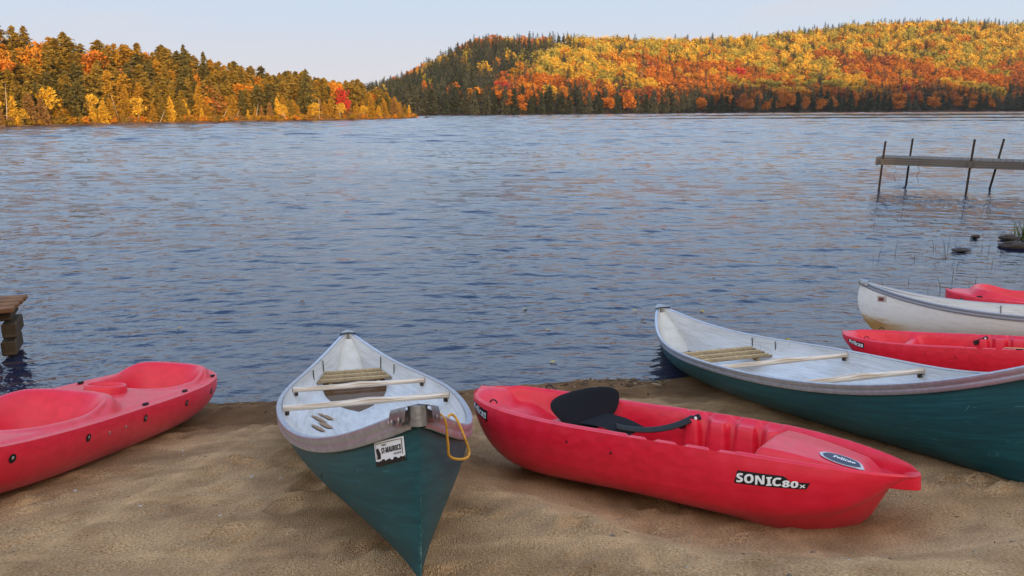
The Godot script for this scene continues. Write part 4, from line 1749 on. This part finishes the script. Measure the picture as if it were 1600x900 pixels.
func solo_kayak(mesh: Mesh, root: Node3D, with_back: bool) -> void:
	part("hull", mesh, mats.red, root)
	# stern mark on the near side
	var mark := func(u: float, v: float, proud: float) -> Vector3:
		return solo.side_at(lerpf(-0.90, -0.74, u), lerpf(0.46, 0.84, v), 1.0, proud)
	var m := MB.new()
	m.grid(10, 4, func(a: float, b: float) -> Vector3: return mark.call(lerpf(0.06, 1.02, a), lerpf(-0.05, 0.95, b), 0.002))
	var logo := part("stern_sticker", m.mesh(), mats.ink, root)
	part("lettering", laid(lettering("Pelican", 0.5, 0.2, false), func(u: float, v: float) -> Vector3: return mark.call(lerpf(0.12, 0.98, u), lerpf(0.08, 0.90, v), 0.004)), mats.white, logo)
	# name on the bow
	var band := func(u: float, v: float, proud: float) -> Vector3:
		return solo.side_at(lerpf(0.455, 0.685, u), lerpf(0.36, 0.62, v) , 1.0, proud)
	m = MB.new()
	m.grid(22, 4, func(a: float, b: float) -> Vector3: return band.call(lerpf(-0.02, 1.03, a) + 0.05 * b - 0.02, lerpf(-0.10, lerpf(1.12, 0.62, sstep(0.66, 0.72, a)), b), 0.002))
	var ink := part("name_sticker", m.mesh(), mats.ink, root)
	part("lettering", laid(lettering("SONIC", 0.7, 0.18), func(u: float, v: float) -> Vector3: return band.call(lerpf(0.0, 0.66, u), lerpf(0.0, 1.0, v), 0.005)), mats.white, ink)
	part("lettering", laid(lettering("80", 0.7, 0.18), func(u: float, v: float) -> Vector3: return band.call(lerpf(0.67, 0.90, u), lerpf(0.02, 0.75, v), 0.005)), mats.white, ink)
	part("lettering", laid(lettering("X", 0.5, 0.18), func(u: float, v: float) -> Vector3: return band.call(lerpf(0.91, 1.0, u), lerpf(0.02, 0.45, v), 0.005)), mats.white, ink)
	# emblem on the bow panel
	var leafy := func(u: float, v: float, k: float, lift: float) -> Vector3:
		# pointed half-moon, u along, v across
		var e := (v * 2.0 - 1.0) * sqrt(maxf(1.0 - pow(u * 2.0 - 1.0, 2.0), 0.0)) * k
		var x := 0.83 + (u - 0.5) * 0.17 * k
		var z := 0.065 - e * 0.045
		var t := x / (solo.L * 0.5)
		return Vector3(x, solo_deck(t, z / solo.half(t), x, z) + lift, z)
	m = MB.new()
	m.grid(14, 6, func(a: float, b: float) -> Vector3: return leafy.call(a, b, 1.0, 0.004))
	var em := part("bow_emblem", m.mesh(), plain(Color(0.70, 0.72, 0.74), 0.35), root)
	m = MB.new()
	m.grid(14, 6, func(a: float, b: float) -> Vector3: return leafy.call(a, b, 0.84, 0.006))
	part("emblem_field", m.mesh(), plain(Color(0.10, 0.14, 0.24), 0.4), em)
	part("lettering", laid(lettering("Pelican", 0.6, 0.2, false), func(u: float, v: float) -> Vector3: return leafy.call(lerpf(0.28, 0.86, u), lerpf(0.40, 0.78, v) * 0.9, 0.84, 0.008)), mats.white, em)
	# eyelets
	for q in [[-0.72, -0.90], [-0.72, 0.90]]:
		m = MB.new()
		var w := solo.half(q[0])
		var c := Vector3(solo.reach(q[0], 3), solo.top(q[0]) + 0.016, w * q[1])
		var loop := PackedVector3Array()
		for k in 9:
			var th := PI * k / 8.0
			loop.append(c + Vector3(cos(th) * 0.022, sin(th) * 0.016, 0))
		m.tube(loop, [0.004], 6)
		part("eyelet", m.mesh(), mats.black, root)
	for q in [[-0.26, 0.62], [-0.05, 0.55]]:
		m = MB.new()
		var p := solo.side_at(q[0], q[1], 1.0, 0.001)
		m.disc(p, Vector3(0, 0, 1), 0.006, 0.003)
		part("screw", m.mesh(), mats.ink, root)
	# strap and buckle on the far wall of the cockpit
	var buckle := Vector3(0.06, solo.top(0.0) - 0.03, -solo.half(0.0) * 0.80)
	if with_back:
		# oval padded backrest leaning back over the ridge
		m = MB.new()
		var cen := Vector3(-0.425, 0.372, -0.01)
		var lean := Basis(Vector3.UP, -0.06) * Basis(Vector3(0, 0, 1), 0.62)
		for face in [-1.0, 1.0]:
			m.grid(10, 36, func(a: float, b: float) -> Vector3:
				var th := TAU * b
				var rr := a * (1.0 if face > 0.0 else 1.0)
				var y := sin(th)
				var z := cos(th)
				var sq := pow(pow(absf(y), 2.15) + pow(absf(z), 2.15), -1.0 / 2.15)
				var ry := 0.080 if y > 0.0 else 0.135
				var narrow := 1.0 if y > 0.0 else 1.0 + 0.16 * y
				var bulge: float = face * 0.012 * sqrt(maxf(1.0 - pow(a, 4.0), 0.0))
				var zz := z * sq * rr * 0.285 * narrow
				return cen + lean * Vector3(bulge + zz * zz * 0.5, y * sq * rr * ry, zz))
		part("backrest", m.mesh(), mats.foam, root)
		m = MB.new()
		m.grid(8, 12, func(a: float, b: float) -> Vector3:
			return Vector3(-0.34 + 0.24 * a, 0.325 - 0.04 * a + 0.012 * sin(a * PI), lerpf(-0.10, 0.16, b) * (1.0 - 0.2 * a)))
		part("seat_flap", m.mesh(), mats.foam, root)
		m = MB.new()
		var from := Vector3(-0.16, 0.315, 0.11)
		var dip := Vector3(-0.03, 0.245, -0.08)
		var line := PackedVector3Array()
		for k in 15:
			var q := k / 14.0
			line.append(from.lerp(dip, q).lerp(dip.lerp(buckle, q), q) + Vector3.UP * 0.008)
		m.tube(line, [0.019], 8, 0.25, Vector3(0.3, 0.8, 0.5).normalized())
		part("strap", m.mesh(), mats.black, root)
	m = MB.new()
	m.box(Transform3D(Basis(Vector3.UP, 0.1) * Basis(Vector3(0, 0, 1), 0.5), buckle + Vector3(0, 0, 0.012)), Vector3(0.085, 0.030, 0.018), 0.006)
	m.box(Transform3D(Basis(Vector3.UP, 0.1) * Basis(Vector3(0, 0, 1), 0.5), buckle + Vector3(-0.055, -0.030, 0.014)), Vector3(0.04, 0.038, 0.022), 0.006)
	var bk := part("buckle", m.mesh(), mats.black, root)
	m = MB.new()
	m.disc(buckle + Vector3(0.02, 0.012, 0.024), Vector3(0, 0.2, 1).normalized(), 0.008, 0.003)
	part("stud", m.mesh(), mats.white, bk)
	if not with_back:
		m = MB.new()
		m.box(Transform3D(Basis(Vector3.UP, 0.0), Vector3(0.36, 0.30, 0.05)), Vector3(0.20, 0.012, 0.05), 0.003)
		var tag_ := part("warning_sticker", m.mesh(), plain(Color(0.85, 0.45, 0.08), 0.5), root)
		m = MB.new()
		m.box(Transform3D(Basis(Vector3.UP, 0.0), Vector3(0.36, 0.302, 0.085)), Vector3(0.20, 0.010, 0.018), 0.003)
		part("dark_band", m.mesh(), mats.ink, tag_)


const WELLS := [[0.94, 0.39, 0.76], [-0.42, 0.47, 0.76]]     # centre x, half length, share of the half width


func tandem_deck(t: float, v: float, x: float, z: float) -> float:
	var h := tandem.top(t)
	var a := absf(v)
	var y := h + 0.018 * (1.0 - a * a)
	# shallow channel along the deck edge
	y -= 0.012 * exp(-pow((a - 0.86) / 0.05, 2.0))
	for w in WELLS:
		var hw: float = tandem.half(clampf((w[0] + 0.1) / (tandem.L * 0.5), -1, 1)) * w[2]
		var cx: float = w[0]
		var e := pow(absf((x - cx) / w[1]), 3.0) + pow(absf(z / hw), 3.0)
		e = pow(e, 1.0 / 3.0)
		var back := sstep(cx + w[1] * 0.05, cx + w[1] * 0.85, x)
		var crest := 0.055 * back
		if e < 1.0:
			var seat := 0.06 + 0.03 * sstep(cx - 0.2, cx + 0.2, x)
			var wall := sstep(0.55, 0.98, e)
			wall = lerpf(wall, pow(e, 1.8), 0.15 * back)
			y = lerpf(seat, h + 0.022 + crest, wall)
		elif e < 1.5:
			var rim := exp(-pow((e - 1.0) / 0.06, 2.0))
			y = maxf(y, lerpf(y, h + 0.022 + crest, maxf(rim, back * sstep(1.22, 1.02, e))))
	if a > 0.985:
		y = h
	return y


func tandem_mesh() -> ArrayMesh:
	tandem = Hull.new()
	tandem.L = 3.3
	tandem.B = 0.78
	tandem.bow_p = 5.0
	tandem.stern_p = 4.0
	tandem.q = 0.6
	tandem.h_mid = 0.30
	tandem.h_bow = 0.345
	tandem.h_stern = 0.34
	tandem.bow_cut = [0.30, 0.14, 0.03, 0.03]
	tandem.stern_cut = [0.30, 0.14, 0.03, 0.0]
	tandem.rocker = 0.7
	tandem.crease = 0.60
	tandem.tip_crease = 0.74
	return hull_mesh(tandem, tandem_deck, 220, 96)


func tandem_kayak(mesh: Mesh, root: Node3D) -> void:
	part("hull", mesh, mats.red, root)
	# cup holder ring between the seats
	var cup := MB.new()
	var hc := tandem.top(0.2) + 0.018
	var prof := [Vector2(0.125, -0.01), Vector2(0.118, 0.035), Vector2(0.114, 0.045), Vector2(0.104, 0.047), Vector2(0.098, 0.040), Vector2(0.092, 0.002), Vector2(0.0, 0.001)]
	cup.grid(30, 6, func(a: float, b: float) -> Vector3:
		var k: Vector2 = prof[int(round(b * 6))]
		return Vector3(0.40 + k.x * cos(a * TAU), hc + k.y, -0.02 + k.x * sin(a * TAU)))
	part("cup_holder", cup.mesh(), mats.red, root)
	# drain plugs let into the topsides
	for side in [-1.0, 1.0]:
		for t in [-0.62, -0.3, 0.05, 0.38, 0.66, 0.9]:
			var p := tandem.side_at(t, 0.50, side, 0.0015)
			var q := tandem.side_at(t, 0.50, side, 1.0)
			var n := (q - p).normalized()
			var m := MB.new()
			m.disc(p, n, 0.021, -0.001, 14)
			var plug := part("drain_plug", m.mesh(), mats.ink, root)
			m = MB.new()
			m.disc(p + n * 0.002 + Vector3(0.0, 0.002, 0), n, 0.008, 0.005)
			part("plug_head", m.mesh(), mats.rivet, plug)
		for t in [-0.18, -0.08]:
			var p := tandem.side_at(t, 0.40, side, 0.001)
			var n := (tandem.side_at(t, 0.40, side, 1.0) - p).normalized()
			var m := MB.new()
			m.disc(p, n, 0.009, 0.006)
			part("rivet", m.mesh(), mats.rivet, root)
		for t in [0.10, 0.42, 0.80]:
			var m := MB.new()
			var c := Vector3(tandem.reach(t, 3), tandem.top(t) + 0.006, tandem.half(t) * 0.90 * side)
			m.box(Transform3D(Basis.IDENTITY, c), Vector3(0.05, 0.016, 0.018), 0.004)
			part("eyelet", m.mesh(), mats.black, root)
	var m := MB.new()
	m.box(Transform3D(Basis.IDENTITY, Vector3(tandem.L * 0.5 - 0.075, tandem.h_bow + 0.010, 0.0)), Vector3(0.04, 0.014, 0.05), 0.004)
	part("tow_eye", m.mesh(), mats.black, root)


# ---------------------------------------------------------------- small things
func small_things() -> void:
	var r := RandomNumberGenerator.new()
	r.seed = 55
	# stones at the water's edge on the right
	var stones := [[8.35, -12.55, 0.46, 0.16, 0.4, "flat brown stone half in the water, largest of the shore stones"], [7.25, -12.2, 0.30, 0.06, 0.2, "small dark stone awash, set apart to the left of the others"],
		[8.45, -11.75, 0.5, 0.14, 0.5, "rounded stone at the right edge nearest the beach"], [8.72, -13.3, 0.34, 0.12, 1.4, "stone under the grass tuft at the water's edge"], [8.25, -13.5, 0.16, 0.07, 0.7, "tiny dark stone in the water beside the grass tuft"], [9.0, -12.7, 0.55, 0.2, 0.1, "stone behind the largest shore stone, farthest right"]]
	for i in stones.size():
		var q: Array = stones[i]
		var o := part("shore_stone", rock_mesh(600 + i), mats.stone, null, Transform3D(Basis(Vector3.UP, q[4]).scaled(Vector3(q[2], q[3], q[2] * 0.75)), Vector3(q[0], 0.03, q[1])))
		tag(o, q[5], "stone", "stones at the water's edge")
	# grass tuft and thin reeds
	var tuft := MB.new()
	for k in 30:
		blade(tuft, r, Vector3(8.95 + r.randfn(0, 0.10), 0.0, -13.3 + r.randfn(0, 0.10)), r.randf_range(0.2, 0.5), 0.012, 0.5)
	var t := part("grass_tuft", tuft.mesh(), plain(Color(0.33, 0.36, 0.14), 0.7))
	tag(t, "tuft of green grass among the stones at the right edge", "grass")
	t.set_meta("kind", "stuff")
	var reed := MB.new()
	for k in 60:
		var x := r.randf_range(4.5, 9.5)
		var z := shore_z(x) - r.randf_range(0.4, 3.0)
		if r.randf() < 0.5:
			x = 6.9 + r.randfn(0, 0.6)
			z = -11.3 + r.randfn(0, 0.8)
		blade(reed, r, Vector3(x, -0.1, z), r.randf_range(0.18, 0.42), 0.004, 0.12)
	var o := part("water_reeds", reed.mesh(), plain(Color(0.20, 0.19, 0.12), 0.8))
	o.set_meta("kind", "stuff")
	o.set_meta("label", "thin reeds standing out of the shallow water on the right")
	# twigs, bark and leaf scraps washed up along the water line
	var bit := MB.new()
	bit.grid(4, 3, func(a: float, b: float) -> Vector3: return Vector3((a - 0.5), 0.12 * sin(a * 3.0) + 0.06 * sin(b * 4.0), (b - 0.5) * 0.45 * sin(0.4 + a * 2.3)))
	var where: Array = []
	var tint: Array = []
	for k in 1300:
		var x := r.randf_range(-4.2, 5.0)
		var d := absf(r.randfn(0.0, 0.22)) + 0.05
		if k % 5 == 0 or k % 5 == 3:
			d = r.randf_range(0.1, 4.4)
		if k % 5 == 1:
			x = 1.3 + r.randfn(0, 0.45)
			d = absf(r.randfn(0.25, 0.25))
		var z := shore_z(x) + d
		ground_height(x, z)
		if touch > 0.45:
			continue
		var s := r.randf_range(0.012, 0.042) * (0.32 if k % 5 == 0 or k % 5 == 3 else 1.0)
		where.append(Transform3D(Basis(Vector3.UP, r.randf() * TAU) * Basis(Vector3.RIGHT, r.randfn(0, 0.4)) * Basis.from_scale(Vector3(s * r.randf_range(0.8, 2.4), s, s)), Vector3(x, ground_height(x, z) + trodden(x, z) * (1.0 - 0.8 * touch) + 0.003, z)))
		tint.append([Color(0.06, 0.04, 0.025), Color(0.12, 0.075, 0.04), Color(0.22, 0.14, 0.06), Color(0.30, 0.22, 0.13)][r.randi() % 4])
	scatter("beach_debris", bit.mesh(true), where, tint, "dark twigs, bark and leaf scraps scattered along the water line")
	# small pebbles lying on the sand
	where = []
	tint = []
	for k in 260:
		var x := r.randf_range(-4.0, 4.5)
		var z := shore_z(x) + r.randf_range(0.1, 4.6)
		var y := ground_height(x, z)
		if touch > 0.45:
			continue
		var sz := r.randf_range(0.006, 0.016)
		where.append(Transform3D(Basis(Vector3.UP, r.randf() * TAU).scaled(Vector3(sz * 1.3, sz * 0.8, sz)), Vector3(x, y + trodden(x, z) * (1.0 - 0.8 * touch), z)))
		tint.append([Color(0.30, 0.25, 0.19), Color(0.16, 0.13, 0.10), Color(0.45, 0.42, 0.38), Color(0.24, 0.16, 0.11)][r.randi() % 4])
	scatter("pebbles", rock_mesh(640), where, tint, "small grey and brown pebbles lying on the sand", null)
	# an iron mooring ring and a curved twig by the kayak's stern
	var m := MB.new()
	var loop := PackedVector3Array()
	for k in 17:
		var th := TAU * k / 16.0
		loop.append(Vector3(cos(th) * 0.022, 0.03 + sin(th) * 0.034, 0))
	m.tube(loop, [0.0045], 6)
	var gx := -0.18
	var gz := -5.35
	var ring := part("iron_ring", m.mesh(), mats.bark, null, Transform3D(Basis(Vector3.UP, 0.3), Vector3(gx, ground_height(gx, gz) + trodden(gx, gz), gz)))
	tag(ring, "small dark iron ring upright in the sand behind the red kayak's stern", "ring")
	m = MB.new()
	var arc := PackedVector3Array()
	for k in 8:
		arc.append(Vector3(0.02 * sin(k * 0.45), k * 0.012, 0.012 * cos(k * 0.6)))
	m.tube(arc, [0.007, 0.007, 0.006, 0.006, 0.005, 0.005, 0.004, 0.003], 6)
	gx = 0.08
	gz = -5.45
	var twig := part("pale_twig", m.mesh(), mats.pole_wood, null, Transform3D(Basis.IDENTITY, Vector3(gx, ground_height(gx, gz) + trodden(gx, gz), gz)))
	tag(twig, "short pale curved twig sticking up by the iron ring", "twig")
	# fallen leaves afloat
	var leaf := MB.new()
	leaf.grid(4, 4, func(a: float, b: float) -> Vector3: return Vector3((a - 0.5) * 0.06, 0.006 * sin(a * 5.0), (b - 0.5) * 0.045 * sin(0.3 + a * 2.5)))
	where = []
	tint = []
	for k in 12:
		var x := r.randf_range(-4.5, 4.5)
		var z := shore_z(x) - r.randf_range(0.3, 5.0)
		where.append(Transform3D(Basis(Vector3.UP, r.randf() * TAU), Vector3(x, 0.012, z)))
		tint.append([Color(0.35, 0.25, 0.06), Color(0.16, 0.08, 0.03), Color(0.4, 0.32, 0.12)][r.randi() % 3])
	scatter("floating_leaves", leaf.mesh(true), where, tint, "fallen yellow and brown leaves floating near the beach")


func blade(m: MB, r: RandomNumberGenerator, at: Vector3, high: float, wide: float, lean: float) -> void:
	var a := r.randf() * TAU
	var side := Vector3(cos(a), 0, sin(a)) * wide
	var over := Vector3(r.randfn(0, lean), 0, r.randfn(0, lean)) * high
	var p1 := at + Vector3.UP * high * 0.55 + over * 0.3
	var p2 := at + Vector3.UP * high + over
	m.quad(at - side, at + side, p1 + side * 0.7, p1 - side * 0.7)
	m.tri(p1 - side * 0.7, p1 + side * 0.7, p2)
